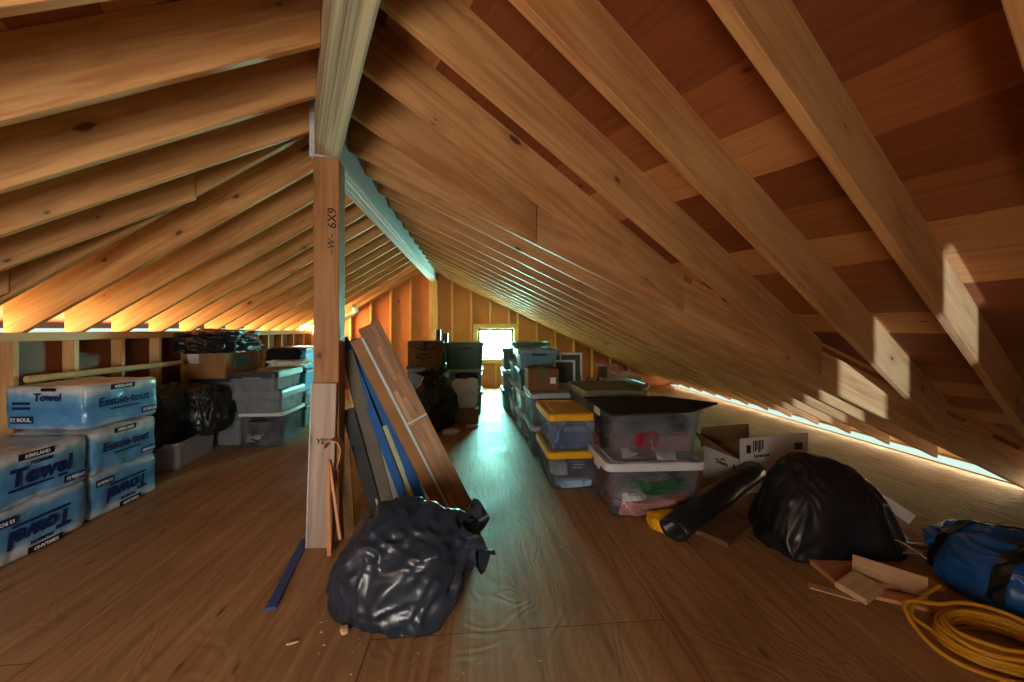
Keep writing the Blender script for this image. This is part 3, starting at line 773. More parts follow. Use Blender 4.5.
def towel_pack(label, x0, x1, y0, y1, z, rz=0.0, flip=False, words='Towel', seed=1, pivot=None, h=.29):
    w, d = x1 - x0, y1 - y0
    t = thing('paper_towel_pack', label, 'paper towel pack', ((x0 + x1) / 2, (y0 + y1) / 2, z + (h if flip else 0)), rz, 'packs of paper towel')
    if flip: t.rotation_euler = (PI, 0, rz)
    link('wrapped_rolls', pack_mesh(w, d, h - .006, seed), M['towel'], t, smooth=True)
    e = .010
    # long face (+X); a flipped pack is turned about X so the +X face stays outward
    def face(fn, u, rot, L, big):
        lb = fn(u * 0 - L * .04, h * .885); b_ = link_patch(t, fn, -L * .20, L * .12, h * .83, h * .95, 'ink', 'brand_band')
        text('KIRKLAND', t, fn(-L * .04, h * .89, .004), rot, .026, 'ink_white', .0006)
        if words == 'Towel':
            text('PREMIUM', t, fn(0, h * .745, .002), rot, .028, 'ink_navy', .0004)
            text('Towel', t, fn(0, h * .53, .002), rot, .125 * big, 'ink_navy', .0045, .12)
            link_patch(t, fn, -L * .28, L * .25, h * .30, h * .345, 'ink_navy', 'tag_line')
        else:
            text('Essuie-tout', t, fn(-L * .02, h * .56, .002), rot, .082 * big, 'ink_navy', .002, .05)
            link_patch(t, fn, -L * .20, L * .18, h * .36, h * .40, 'ink_navy', 'tag_line')
        link_patch(t, fn, L * .22, L * .44, h * .12, h * .27, 'ink_navy', 'size_badge')
        text('12 ROLLS', t, fn(L * .33, h * .195, .004), rot, .026, 'ink_white', .0006)
    def link_patch(par, fn, a, b, z0, z1, mat, nm):
        p = [fn(a, z0, -.003), fn(b, z0, -.003), fn(b, z1, -.003), fn(a, z1, -.003)]
        nv = fn(0, 0, .0) - fn(0, 0, -.004)
        bm = bmesh.new(); prism(bm, p, nv); return link(nm, bm, M[mat], par)
    face(lambda u, z_, o_=0.0: Vector((w / 2 + e + o_, u, z_)), 1, FX, d, 1.0)
    if not flip:
        fy = lambda u, z_, o_=0.0: Vector((u, -d / 2 - e - o_, z_))
        link_patch(t, fy, -w * .02, w * .16, h * .88, h * .95, 'ink', 'brand_band')
        text('Towel', t, fy(w * .06, h * .74, .002), FY, .07, 'ink_navy', .002, .1)
        link_patch(t, fy, -w * .40, -w * .12, h * .16, h * .32, 'ink_navy', 'size_badge')
        text('12 ROUL.', t, fy(-w * .26, h * .24, .004), FY, .034, 'ink_white', .0006)
        for q in range(2): link_patch(t, fy, -w * .38, -w * .16, h * (.47 + .11 * q), h * (.53 + .11 * q), 'ink_navy', 'tag_line')
    return t
towel_pack('blue paper towel pack lying upside down on the floor at the left picture edge', -2.93, -2.43, 2.16, 2.72, 0.0, flip=True, seed=1)
towel_pack('blue paper towel pack with upright Towel lettering on the nearer low stack', -2.93, -2.44, 2.17, 2.73, 0.29, seed=2)
towel_pack('blue upside down paper towel pack at the floor of the taller stack', -2.95, -2.45, 2.75, 3.28, 0.0, flip=True, seed=3)
towel_pack('middle Essuie-tout paper towel pack of the taller stack', -2.95, -2.455, 2.76, 3.285, 0.29, words='Essuie-tout', seed=4)
towel_pack('topmost paper towel pack, turned so two printed sides show', -3.03, -2.51, 2.83, 3.37, 0.58, rz=R(-5), words='Essuie-tout', seed=5)
tt = tube('cardboard_tube', [(-3.02, 2.95, .90), (-2.93, 4.22, .905)], .024, 'tube_card', smooth=False, res=6)
tag(tt, 'long beige cardboard tube lying over the towel packs along the knee wall', 'tube')

# ------------------------------------------------------------------ left: tubs and bags toward the far end
tub('long low frosted tub with a white rim, on the floor beside the towel packs', -2.98, -2.62, 3.66, 4.34, 0, .24, 'frosted_pale', None, taper=.04, rz=R(8), rim=.014)
lump('flat dark blanket filling the long low frosted tub', -2.80, 4.0, .02, .26, .54, .16, 11, 'c_grey', R(8))
bag('black garbage bag heaped on the long low tub, next to the towel packs', -2.83, 3.80, .215, .17, .27, .53, 21, 'bag_black', group='black bags on the left')
bag('black garbage bag drooping over the far end of the long low tub', -2.70, 4.16, .215, .20, .20, .50, 22, 'bag_black', group='black bags on the left')
tub('squat grey tub between the long low tub and the clear stack', -2.96, -2.48, 4.44, 4.88, 0, .36, 'grey_tub', 'grey_tub', taper=.08)
tub('grey lidded tub hidden under the cardboard box with the black drape', -3.02, -2.56, 4.46, 5.06, .36, .72, 'grey_tub', 'dark_tub', taper=.08)
tub('clear bottom tub of dark clothes in the left stack', -2.46, -2.01, 4.32, 4.90, 0, .365, 'clear', 'white_plastic', taper=.06, latch='black_plastic', lid_h=.02)
lump('dark brown clothes packed in the clear bottom tub of the left stack', -2.235, 4.60, .02, .37, .46, .28, 12, 'c_black')
lump('white cloth on the dark clothes in the clear bottom tub', -2.30, 4.44, .05, .18, .14, .10, 13, 'c_white')
tub('grey lidded middle tub of the left stack', -2.50, -2.01, 4.28, 4.90, .365, .60, 'frosted', 'grey_tub', taper=.05, lid_h=.07)
tub('top tub of the left stack with a dark flat lid', -2.52, -2.03, 4.24, 4.88, .60, .80, 'frosted', 'dark_tub', taper=.05, lid_h=.05)
lump('dark bundle inside the top tub of the left stack', -2.27, 4.56, .615, .40, .50, .12, 14, 'c_black')
t = carton('cardboard box by the knee wall under the draped black bag', -3.02, -2.62, 4.40, 5.05, .72, 1.03, 'card', tape=None)
patch('shipping_label', t, .2, .203, -.16, .10, .11, .20, 'teal_tub')
patch('paper_note', t, -.17, -.06, -.328, -.325, .16, .26, 'paper')
bag('black plastic bag draped over the cardboard box by the knee wall', -2.82, 4.66, .99, .30, .46, .25, 23, 'bag_black', group='black bags on the left', crease=.22,
    tails=((1, -.4, -.35, .35, 3),))
lump('crumpled papers on the left stack behind the post', -2.22, 4.95, .80, .40, .34, .07, 15, 'paper', name='paper_pile', cat='papers', cr=.35)
tub('low black and green tub on the floor behind the clear left stack', -2.52, -2.12, 5.15, 5.75, 0, .27, 'green_tub', 'black_plastic')
tub('cyan tub with a pale lid above the low black and green one', -2.52, -2.12, 5.15, 5.75, .27, .45, 'frosted', 'teal_tub')
tub('bright blue tub third up in the stack behind the post', -2.54, -2.12, 5.15, 5.80, .45, .73, 'sky_tub', 'dark_tub')
t = tub('bright blue tub with a dark end on top of the stack behind the post', -2.54, -2.12, 5.15, 5.80, .73, 1.01, 'sky_tub', 'dark_tub')
lump('black jacket hanging over the end of the topmost blue tub', -2.36, 5.10, .76, .38, .12, .24, 16, 'c_black', name='jacket', cat='jacket')

# ------------------------------------------------------------------ white pipe by the left roof slope
tag(tube('vent_pipe', [(-2.98, 7.6, .0), (-2.98, 7.6, 1.12), (-2.95, 7.6, 1.20), (-2.3, 7.6, 1.52), (-2.22, 7.58, 1.58), (-2.2, 7.4, 1.66)], .045, 'pvc', smooth=False, res=6),
    'white plastic pipe with elbows against the left slope near the far gable', 'pipe')

# ------------------------------------------------------------------ post writing, cladding board, shims
text('6X9', post, (1.88, -.0705, -.035), (R(90), 0, 0), .07, 'ink', .0005, .1, sx=1.0)
text('~W~', post, (1.73, -.0705, -.03), (R(90), 0, 0), .055, 'ink', .0002, .2)
plank('post_board', 'stained whitish board leaning flat against the lower front of the post', (-.885, 2.335, 0), (-.862, 2.352, .93), .135, .022, 'old_board', cat='board')
m, L = plank_matrix((-.885, 2.335, 0), (-.862, 2.352, .93), (0, -1, 0))
pb = [o for o in COL.objects if o.name == 'post_board'][0]
bm = bmesh.new(); box(bm, 0, L, -.0125, .0125, .0675, .073); link('painted_edge', bm, M['old_paint'], pb)
text('YES', pb, (.60, -.0135, .0), (R(90), R(90), 0), .045, 'ink', .0005, .1)
plank('cedar_shim', 'long orange wood shim leaning on the post board', (-.80, 2.24, 0.0), (-.83, 2.31, .50), .022, .008, 'cedar', cat='wood scrap', group='orange wood pieces at the post foot')
plank('cedar_shim', 'thinner orange shim crossing behind the long one at the post', (-.745, 2.25, .08), (-.822, 2.31, .48), .016, .006, 'cedar', cat='wood scrap', group='orange wood pieces at the post foot')
bm = bmesh.new()
cur = [(.0, 0), (.02, .05), (.028, .11), (.012, .15), (-.03, .165), (-.06, .15), (-.065, .12)]
prof = cur + [(x * .9 - .004, z - .006) for x, z in cur[::-1]]
prism(bm, [Vector((x, 0, z)) for x, z in prof], (0, .07, 0))
o = link('bent_veneer', bm, M['cedar'], None, Matrix.Translation((-.775, 2.27, .46)), smooth=False)
tag(o, 'curled piece of orange veneer sticking out beside the post', 'wood scrap', 'orange wood pieces at the post foot')
plank('panel_offcut', 'brown panel offcut standing between the post and the dark boards', (-.745, 2.42, 0), (-.79, 2.47, .52), .06, .012, 'card_dark', cat='board')
o = plank('blue_trim_strip', 'blue strip lying on the floor left of the post foot', (-1.0, 2.42, .006), (-.905, 1.84, .006), .045, .010, 'strip_blue', face=(0, 0, 1), cat='strip')
bm = bmesh.new(); box(bm, .585, .592, -.005, .005, -.0225, .0225); link('cut_end', bm, M['blue_board'], o)

# ------------------------------------------------------------------ boards leaning against the post
def lean(name, label, b, t, w, th, mat, face=(.15, -1, .1)):
    return plank(name, label, b, t, w, th, mat, face=face, group='boards leaning on the post')
lean('leaning_board', 'charcoal board at the left of the leaning bundle, half behind the black bag', (-.60, 2.56, 0), (-.80, 2.545, .74), .075, .02, 'black_board')
lean('leaning_board', 'taupe board with a beige edge, leftmost tall one of the bundle', (-.53, 2.58, 0), (-.822, 2.60, 1.10), .085, .02, 'taupe_board')
pl_ = lean('leaning_board', 'narrow beige batten along the left side of the taupe board', (-.585, 2.555, 0), (-.872, 2.58, 1.16), .014, .018, 'scrap_pale')
lean('leaning_board', 'pale grey board beside the taupe one in the leaning bundle', (-.45, 2.59, 0), (-.74, 2.62, .86), .055, .018, 'grey_board')
lean('leaning_board', 'upper blue board, tallest and leftmost of the two bright blue ones', (-.40, 2.57, 0), (-.845, 2.62, 1.185), .05, .02, 'blue_board')
lean('leaning_board', 'pale green board low between the two bright blue ones', (-.335, 2.555, 0), (-.585, 2.60, .62), .03, .012, 'pale_board')
lean('leaning_board', 'dark navy board between the two bright blue ones', (-.35, 2.63, 0), (-.80, 2.66, 1.14), .04, .02, 'navy_board')
lean('leaning_board', 'second bright blue board, next to the long flooring carton', (-.285, 2.56, 0), (-.80, 2.66, 1.17), .06, .02, 'blue_board')
# long carton printed like planks: a plain narrow side and a printed wide side
def flooring_carton(label, b, t, side_w, face_w, group=None):
    m, L = plank_matrix(b, t, (.30, -1, .12))
    root = bpy.data.objects.new('flooring_carton', None); COL.objects.link(root); root.matrix_world = m
    tag(root, label, 'box', group)
    fw = face_w / 2; sp = face_w * .14
    bm = bmesh.new(); box(bm, 0, L, 0, side_w, -fw, sp); link('printed_side', bm, M['plank_print'], root, bevel=.003)
    bm = bmesh.new(); box(bm, 0, L - .05, .004, side_w, sp, fw); link('plain_side', bm, M['card'], root, bevel=.003)
    bm = bmesh.new(); box(bm, L - .012, L + .002, -.0015, side_w + .001, -fw, sp); link('end_cap', bm, M['card'], root)
    for z_, u in ((sp - .03, 0), (sp - .062, .3), (sp - .095, .1)):
        for k_ in range(3):
            bm = bmesh.new(); box(bm, u + k_ * .36, min(u + k_ * .36 + .24, L - .03), -.0010, .0005, z_ - .013, z_ + .013); link('plank_picture', bm, M['scrap_print'], root)
    bm = bmesh.new(); box(bm, 0.0, L - .06, -.003, 0.004, sp - .004, sp + .010); link('edge_strap', bm, M['strap'], root)
    bm = bmesh.new(); box(bm, L * .52, L * .52 + .010, -.003, -.0005, -fw, sp); link('cross_strap', bm, M['strap'], root)
    return root
flooring_carton('long flooring carton with plank print and pale straps, outermost of the leaning boards', (-.065, 2.47, 0.0), (-.715, 2.58, 1.25), .07, .215)

# ------------------------------------------------------------------ front black bag, chips and crumbs
bag('black garbage bag in the foreground at the foot of the leaning boards', -.335, 1.84, 0, .30, .25, .41, 5, 'bag_cyan_tinted', crease=.09, box_=.88,
    tails=((.95, -.1, .30, .22, 9), (.1, -.1, 1, .10, 6), (.45, -.75, -.45, .20, 9)), neck=((.20, -.02, .27), (.75, -.15, .28), .17, .035, .10), lean=(.02, .02))
lump('small wood chip on the floor before the foreground black bag', -.535, 1.672, 0.0, .03, .045, .02, 31, 'scrap_pale', .4, name='wood_chip', cat='wood chip', boxy=.7)
lump('thin wood splinter on the floor left of the wood chip', -.72, 1.63, 0.0, .045, .012, .006, 32, 'scrap_pale', .3, name='wood_splinter', cat='wood chip', boxy=.7)
rnd = random.Random(4); bm = bmesh.new()
for i in range(170):
    x = rnd.gauss(-.35, .42); y_ = rnd.uniform(.85, 1.75) if i % 3 else rnd.uniform(1.0, 2.4); s = rnd.choice((.0018, .0025, .0035, .006))
    m = Matrix.Translation((x, y_, s * .3)) @ Matrix.Rotation(rnd.uniform(0, 6), 4, 'Z')
    bmesh.ops.create_cube(bm, size=1, matrix=m @ Matrix.Diagonal((s * rnd.uniform(1, 3), s, s * .5, 1)))
o = link('sawdust_crumbs', bm, M['scrap_pale']); o['kind'] = 'stuff'; o['label'] = 'pale sawdust crumbs scattered over the front floor'; o['category'] = 'sawdust'

# ------------------------------------------------------------------ middle left, far: bags, boxes
bag('black garbage bag standing tied on the floor behind the leaning boards', -.52, 4.98, 0, .27, .26, .66, 41, 'bag_black', box_=.95, flat=.8, crease=.13,
    tails=((.0, 0, 1, .16, 10),), neck=((-.02, 0, .58), (.1, -.1, 1), .14, .05, .14))
bag('white plastic bag spilling from under the tied black garbage bag', -.30, 4.72, 0, .10, .06, .06, 42, 'bag_white', sub=5, name='plastic_bag', cat='plastic bag')
tub('frosted blue tub at the bottom of the stack with the smiling parcel', -.98, -.46, 5.62, 6.2, 0, .33, 'frosted', 'grey_tub')
tub('frosted tub under the smiling parcel, one side bright', -.98, -.46, 5.62, 6.2, .33, .72, 'frosted', 'dark_tub', taper=.04)
t = carton('brown parcel with a black smile mark on top of the stack behind the tied bag', -.95, -.47, 5.62, 6.0, .72, 1.07, 'card_dark', tape='black_board')
tube('smile_mark', [(-.13, -.192, .135), (-.06, -.192, .10), (.02, -.192, .10), (.09, -.192, .135)], .007, 'ink', t)
text('amazon', t, (-.02, -.1915, .165), FY, .06, 'ink', .001)
tube('smile_tape', [(-.19, -.192, .29), (-.10, -.192, .24), (0, -.192, .225), (.10, -.192, .24), (.19, -.192, .29)], .006, 'ink', t)
patch('parcel_label', t, .2405, .243, -.12, .1, .17, .31, 'paper')
carton('small brown box on the floor in front of the white bag', -.30, .03, 5.20, 5.52, 0, .19, 'card', tape='tape')
o = bag('white printed shopping bag standing on the small brown box', -.15, 5.36, .19, .18, .12, .40, 43, 'bag_white', name='shopping_bag', cat='shopping bag', crease=.07, box_=.55)
lump('red scrap on top of the white shopping bag', -.15, 5.31, .575, .07, .05, .05, 44, 'c_red')
tub('teal tub at the bottom of the stack behind the white shopping bag', -.42, .10, 5.72, 6.3, 0, .33, 'teal_tub', 'grey_lid')
tub('clear cyan tub with dark clothes under the big dark green tub', -.42, .10, 5.72, 6.3, .33, .66, 'frosted', 'grey_lid', taper=.04)
lump('dark cloth hanging from the clear cyan tub behind the white shopping bag', -.13, 5.66, .40, .30, .14, .22, 45, 'c_navy')
tub('big dark green tub on top of the stack left of the far window', -.46, .12, 5.70, 6.3, .66, 1.04, 'green_tub', 'green_tub', taper=.07, handle='grip', latch='dark_tub')
lump('pale paper on the floor beside the small brown box', -.05, 5.02, 0, .16, .10, .03, 46, 'paper', name='crumpled_paper', cat='paper')
for x, h, lb in ((-.62, 1.23, 'taller dark foam roll standing behind the dark green tub'), (-.50, 1.17, 'shorter dark foam roll standing behind the dark green tub')):
    bm = bmesh.new(); bmesh.ops.create_cone(bm, cap_ends=True, segments=20, radius1=.045, radius2=.045, depth=h, matrix=Matrix.Translation((x, 6.55, h / 2)))
    tag(link('foam_roll', bm, M['dark_tub'], smooth=False), lb, 'roll', 'dark foam rolls by the far window')

# ------------------------------------------------------------------ right row of tubs, from the front
def yellow(label, z0, z1): return tub(label, .545, 1.005 - .02, 2.97, 3.60, z0, z1, 'clear', 'yellow_lid', taper=.07, lid_h=.035, group='yellow lidded tubs')
yellow('yellow lidded clear tub on the floor at the head of the right row', 0, .295)
yellow('yellow lidded clear tub of blue bedding stacked on the other yellow lidded one', .295, .585)
lump('folded blue bedding in the upper yellow lidded tub', .765, 3.27, .31, .36, .50, .20, 51, 'c_blue')
lump('pale blue sheet on top in the upper yellow lidded tub', .765, 3.12, .44, .35, .20, .08, 52, 'c_paleblue')
lump('dark blue cloth at the bottom of the lower yellow lidded tub', .765, 3.3, .012, .34, .48, .14, 53, 'c_navy')
lump('white cloth at the left of the lower yellow lidded tub', .65, 3.08, .10, .13, .12, .11, 54, 'c_white')
t = carton('small black box with white print inside the lower yellow lidded tub', .74, .88, 3.04, 3.14, .12, .225, 'black_plastic', tape=None, group='small boxes in tubs')
for q in range(3): patch('print_line', t, -.055, .02 + .02 * (q % 2), -.0525, -.050, .03 + q * .022, .038 + q * .022, 'ink_white')
lump('pale paper bundle at the front of the lower yellow lidded tub', .765, 3.04, .012, .28, .08, .07, 55, 'c_paleblue')

def stack(y0, y1, x0, x1, levels):
    for (z0, z1, body, lid, lab, kw) in levels: tub(lab, x0, x1, y0, y1, z0, z1, body, lid, **kw)
stack(3.72, 4.36, .52, .98, [(0, .31, 'clear', 'grey_lid', 'clear floor tub right behind the yellow lidded pair', {}),
    (.31, .62, 'clear', 'grey_lid', 'clear tub with a pale grey lid and navy latch carrying the small brown box', dict(latch='latch_blue'))])
lump('dark cloth in the upper clear tub behind the yellow lidded pair', .75, 4.04, .325, .36, .52, .22, 56, 'c_grey')
lump('dark cloth in the floor tub behind the yellow lidded pair', .75, 4.04, .012, .36, .52, .22, 57, 'c_navy')
t = carton('small brown box with green tape on the pale grey lid in the right row', .52, .83, 3.93, 4.22, .62, .84, 'card_dark', tape='tape_green')
patch('paper_label', t, .07, .125, -.1475, -.145, .07, .13, 'paper')
stack(4.50, 5.10, .50, .96, [(0, .26, 'grey_tub', 'grey_lid', 'grey floor tub of the third stack in the right row', {}), (.26, .52, 'frosted', 'grey_lid', 'frosted second tub of the third stack in the right row', {}),
    (.52, .77, 'dark_tub', 'dark_tub', 'dark tub behind the small brown box with green tape', {})])
tub('open topped blue grey tub above the small brown box with green tape', .48, .96, 4.48, 5.12, .77, 1.0, 'blue_tub', 'blue_tub', taper=.14, latch='dark_tub', lid_h=.03)
stack(5.24, 5.86, .48, 1.0, [(0, .27, 'grey_tub', 'grey_lid', 'grey floor tub of the fourth stack in the right row', {}), (.27, .53, 'frosted', 'grey_lid', 'frosted second tub of the fourth stack in the right row', {}),
    (.53, .79, 'teal_tub', 'grey_lid', 'teal third tub of the fourth stack in the right row', {}), (.79, 1.06, 'frosted', 'green_tub', 'frosted top tub with a dark green lid, highest in the right row', {})])
stack(6.0, 6.6, .40, .92, [(0, .30, 'teal_tub', 'teal_tub', 'teal floor tub of the farthest stack in the right row', {}), (.30, .60, 'grey_tub', 'grey_lid', 'grey middle tub with a white lid jutting toward the aisle', {}),
    (.62, .94, 'green_tub', 'green_tub', 'dark green top tub of the farthest stack, right of the far window', {})])

# ------------------------------------------------------------------ right: big clear tubs with a black mat
RZ = R(-2); CX0 = .845; CDX, CDY = .05, -.05
def big_clear(label, z0, z1, lid): return tub(label, CX0, CX0 + .67, 2.47, 2.97, z0, z1, 'clear', lid, rz=RZ, taper=.13, lid_h=.035, ribs=False, handle='side', latch='white_plastic', group='big clear tubs')
big_clear('big clear tub with a white lid on the floor beside the yellow lidded tubs', 0, .365, 'white_plastic')
big_clear('big clear tub of red and dark clothes under the black mat', .365, .70, None)
for a in (('pink cloth at the bottom of the big floor tub with the white lid', 1.12, 2.74, .012, .46, .34, .12, 61, 'c_pink'),
          ('purple grey clothes filling the back of the big floor tub', 1.12, 2.84, .012, .50, .26, .28, 72, 'c_rust'),
          ('dark clothes filling the back of the upper big clear tub', 1.12, 2.84, .385, .52, .26, .27, 73, 'c_black'),
          ('green cloth near the top of the big floor tub with the white lid', 1.18, 2.74, .15, .40, .34, .13, 62, 'c_green'),
          ('brown cloth at the right of the big floor tub with the white lid', 1.27, 2.66, .05, .20, .16, .14, 63, 'c_rust'),
          ('white crumpled cloth at the left of the big floor tub with the white lid', .98, 2.62, .06, .16, .10, .12, 64, 'c_white'),
          ('red cloth at the front of the upper big clear tub', 1.08, 2.62, .46, .18, .11, .11, 65, 'c_red'),
          ('dark green bundle at the top of the upper big clear tub', 1.17, 2.66, .56, .26, .16, .07, 66, 'c_green'),
          ('pink and white linen at the right of the upper big clear tub', 1.24, 2.66, .42, .26, .16, .13, 67, 'c_pink'),
          ('dark red cloth along the bottom of the upper big clear tub', 1.12, 2.80, .378, .48, .30, .16, 68, 'c_rust'),
          ('navy cloth at the right top of the upper big clear tub', 1.32, 2.72, .55, .18, .20, .09, 69, 'c_navy'),
          ('black cloth at the left top of the upper big clear tub', .98, 2.72, .54, .16, .22, .09, 70, 'c_black')):
    lump(a[0], a[1] + CDX, a[2] + CDY, a[3], a[4] * 1.12, a[5] * 1.25, *a[6:])
for k, (x, y_, z, s) in enumerate(((.99, 2.62, .405, 1), (1.21, 2.585, .40, 2))):
    o = link('paper_sheet', sheet(.15, .07, 70 + k, .008), M['paper'], None, Matrix.Translation((x + CDX, y_ + CDY, z)) @ Matrix.Rotation(R(60), 4, 'X') @ Matrix.Rotation(R(12), 4, 'Y'))
    tag(o, ('white paper at the lower left' if s == 1 else 'white paper at the lower middle') + ' of the upper big clear tub', 'paper')
tag(tube('cable_loop', [(1.25 + .07 * math.cos(a), 2.525 + .01 * math.sin(2 * a), .20 + .07 * math.sin(a)) for a in [R(d_) for d_ in range(-100, 200, 20)]], .004, 'white_plastic'), 'white cable loop against the front of the big floor tub', 'cable')
tag(tube('white_rod', [(.98, 2.55, .17), (1.10, 2.535, .12), (1.24, 2.535, .09)], .009, 'white_plastic', smooth=False), 'white rod slanting inside the big floor tub', 'rod')
bm = bmesh.new(); prism(bm, [Vector((.80, 2.40, 0)), Vector((1.36, 2.46, 0)), Vector((1.66, 2.66, .01)), Vector((1.42, 3.0, .004)), Vector((.80, 3.05, 0))], (0, 0, .012))
o = link('rubber_mat', bm, M['mat_black'], None, Matrix.Translation((.03, -.03, .701)), bevel=.002); tag(o, 'black mat lying over the top of the upper big clear tub', 'mat')
tub('dark tub with an olive grey lid and black handle behind the black mat', .88, 1.42, 3.12, 3.80, .38, .735, 'dark_tub', 'olive_lid', latch='black_plastic', lid_h=.04)
tub('dark floor tub below the olive lidded one', .88, 1.42, 3.12, 3.80, 0, .38, 'dark_tub', 'grey_tub')
tub('grey tub under the pile of papers', 1.28, 1.80, 3.95, 4.55, 0, .32, 'grey_tub', 'grey_lid')
tub('second grey tub under the pile of papers', 1.28, 1.80, 3.95, 4.55, .32, .67, 'frosted', 'grey_lid')
tub('dark tub on which the white framed window screens stand', 1.02, 1.60, 4.85, 5.45, 0, .52, 'dark_tub', 'grey_tub')
for k, (x, y_, z, rz, rx_, mt, lb, w_, d_) in enumerate(((1.24, 4.30, .80, .3, 62, 'c_pink', 'pink magazine standing in the pile of papers', .20, .14), (1.10, 4.18, .79, -.4, 40, 'taupe_board', 'dark folder slanting out of the pile of papers', .10, .22),
        (1.38, 4.25, .785, .6, 12, 'paper', 'white sheet at the right of the pile of papers', .26, .18), (1.20, 4.12, .775, -.2, 6, 'bag_white', 'white plastic sheet at the front of the pile of papers', .30, .22), (1.42, 4.08, .775, 1.0, 10, 'strap', 'pale blue sheet hanging off the pile of papers', .22, .16),
        (1.16, 4.40, .81, .9, 50, 'paper', 'white flyer at the back of the pile of papers', .2, .14))):
    o = link('paper_sheet', sheet(w_, d_, 80 + k, .02), M[mt], None, Matrix.Translation((x + .28, y_ + .05, z - .075 + .06 * math.sin(R(rx_)))) @ Matrix.Rotation(rz, 4, 'Z') @ Matrix.Rotation(R(rx_), 4, 'X'))
    tag(o, lb, 'paper', 'papers piled in the right row')
def screen(label, x, y_, z, w, h, rz, tilt, mid):
    t = thing('window_screen', label, 'window screen', (x, y_, z), rz, 'white framed window screens'); t.rotation_euler = (R(-tilt), 0, rz)
    bm = bmesh.new(); f = .028
    for a in ((-w / 2, -w / 2 + f, 0, h), (w / 2 - f, w / 2, 0, h), (-w / 2, w / 2, 0, f), (-w / 2, w / 2, h - f, h)) + (((-.01 - w * .2, .01 - w * .2, 0, h),) if mid else ()): box(bm, a[0], a[1], -.012, .012, a[2], a[3])
    link('frame', bm, M['white_plastic'], t, bevel=.002)
    bm = bmesh.new(); box(bm, -w / 2 + f, w / 2 - f, .004, .006, f, h - f); link('mesh', bm, M['screen_mesh'], t)
screen('larger white framed window screen standing behind the small brown box', 1.17, 5.02, .525, .40, .41, R(-6), 6, True)
screen('smaller white framed window screen inside the larger one', 1.12, 4.95, .525, .28, .32, R(-6), 4, False)

# ------------------------------------------------------------------ right: white carton, roll, toy
t = thing('open_carton', 'open white printed carton with raised flaps behind the big black bag', 'box', (1.95, 2.78, 0), R(10))
W_, D_, H_ = .66, .36, .27
def wall(nm, mats, a): 
    bm = bmesh.new(); box(bm, *a); return link(nm, bm, M[mats], t, bevel=.001)
wall('front_side', 'card_white', (0, W_, 0, .004, 0, H_)); wall('back_side', 'card', (0, W_, D_ - .004, D_, 0, H_)); wall('left_side', 'card_white', (0, .004, 0, D_, 0, H_)); wall('right_side', 'card_white', (W_ - .004, W_, 0, D_, 0, H_)); wall('bottom', 'card', (0, W_, 0, D_, 0, .004))
ff = wall('front_flap', 'card_white', (0, W_, -.012, -.008, H_ - .02, .425)); wall('back_flap', 'card_dark', (-.02, W_ * .72, D_ + .004, D_ + .008, H_ - .01, .42))
bm = bmesh.new(); prism(bm, [Vector((-.004, 0, H_)), Vector((-.004, D_, H_)), Vector((-.09, D_ + .02, .40)), Vector((-.09, .16, .36))], (.004, 0, 0)); link('left_flap', bm, M['card'], t)
for k in range(6): patch('barcode', ff, .12 + k * .017, .128 + k * .017 + .004 * (k % 2), -.0135, -.012, .31 + .01 * (k % 3), .40, 'ink')
patch('print_block', ff, .06, .10, -.0135, -.012, .31, .37, 'ink'); patch('print_block', ff, .52, .60, -.0135, -.012, .30, .355, 'ink')
text('Lamarque', ff, (.20, -.0135, .285), FY, .036, 'ink', .0012); text('Dawn', t, (.11, -.002, .165), FY, .055, 'ink', .0015)
tube('swoosh_mark', [(.16, -.003, .19), (.185, -.003, .225), (.20, -.003, .19), (.22, -.003, .185)], .006, 'ink', t)
FMX = (R(90), 0, R(-90))
text('Dawn', t, (-.002, .16, .19), FMX, .05, 'ink', .0015); tube('swoosh_mark', [(-.003, .17, .21), (-.003, .15, .24), (-.003, .13, .215)], .005, 'ink', t); patch('arrow_mark', t, -.002, -.0005, .035, .05, .18, .215, 'ink')
# black plastic sheeting roll, flattened, open end toward the camera
p0, p1 = Vector((1.14, 2.20, .075)), Vector((2.02, 2.72, .20)); ex = (p1 - p0).normalized(); sd = Vector((-ex.y, ex.x, 0)).normalized(); upv = ex.cross(sd) * -1
bm = bmesh.new(); rings = []
for i in range(13):
    u = i / 12; c = p0.lerp(p1, u); row = []
    for j in range(28):
        a = 2 * PI * j / 28; rad = .072 * (1 + .12 * noise.noise(Vector((math.cos(a) * 2, math.sin(a) * 2, u * 5)))) * (1 + .10 * math.cos(2 * a))
        row.append(c + sd * rad * 1.12 * math.cos(a) + Vector((0, 0, 1)) * rad * (.9 + .1 * u) * math.sin(a))
    rings.append(row)
inn = [[rings[0][j].lerp(p0, .35) for j in range(28)], [rings[2][j].lerp(p0.lerp(p1, .17), .4) for j in range(28)]]
loft(bm, inn[::-1] + rings, True, True)
root = thing('sheeting_roll', 'long roll of black plastic sheeting on the floor with its open end forward', 'roll')
link('rolled_sheet', bm, M['bag_black'], root, smooth=True)
root2 = bag('yellow crumpled cloth sticking out beside the black sheeting roll', 1.17, 2.37, 0, .10, .075, .105, 71, 'yellow_toy', sub=5, name='yellow_cloth', cat='cloth', crease=.16)
carton('flat brown cardboard piece under the black sheeting roll', 1.33, 1.72, 2.20, 2.44, 0, .03, 'card_dark', R(32), tape=None)

bag('big black garbage bag lying on the right under the roof slope', 2.00, 2.14, 0, .38, .28, .46, 83, 'bag_black', rz=R(-6), crease=.06, box_=.62, flat=.55, fmix=.5, taper=.42,
    tails=((-.55, .1, 1, .12, 5), (.9, -.2, -.35, .12, 5)), lean=(.05, .05))

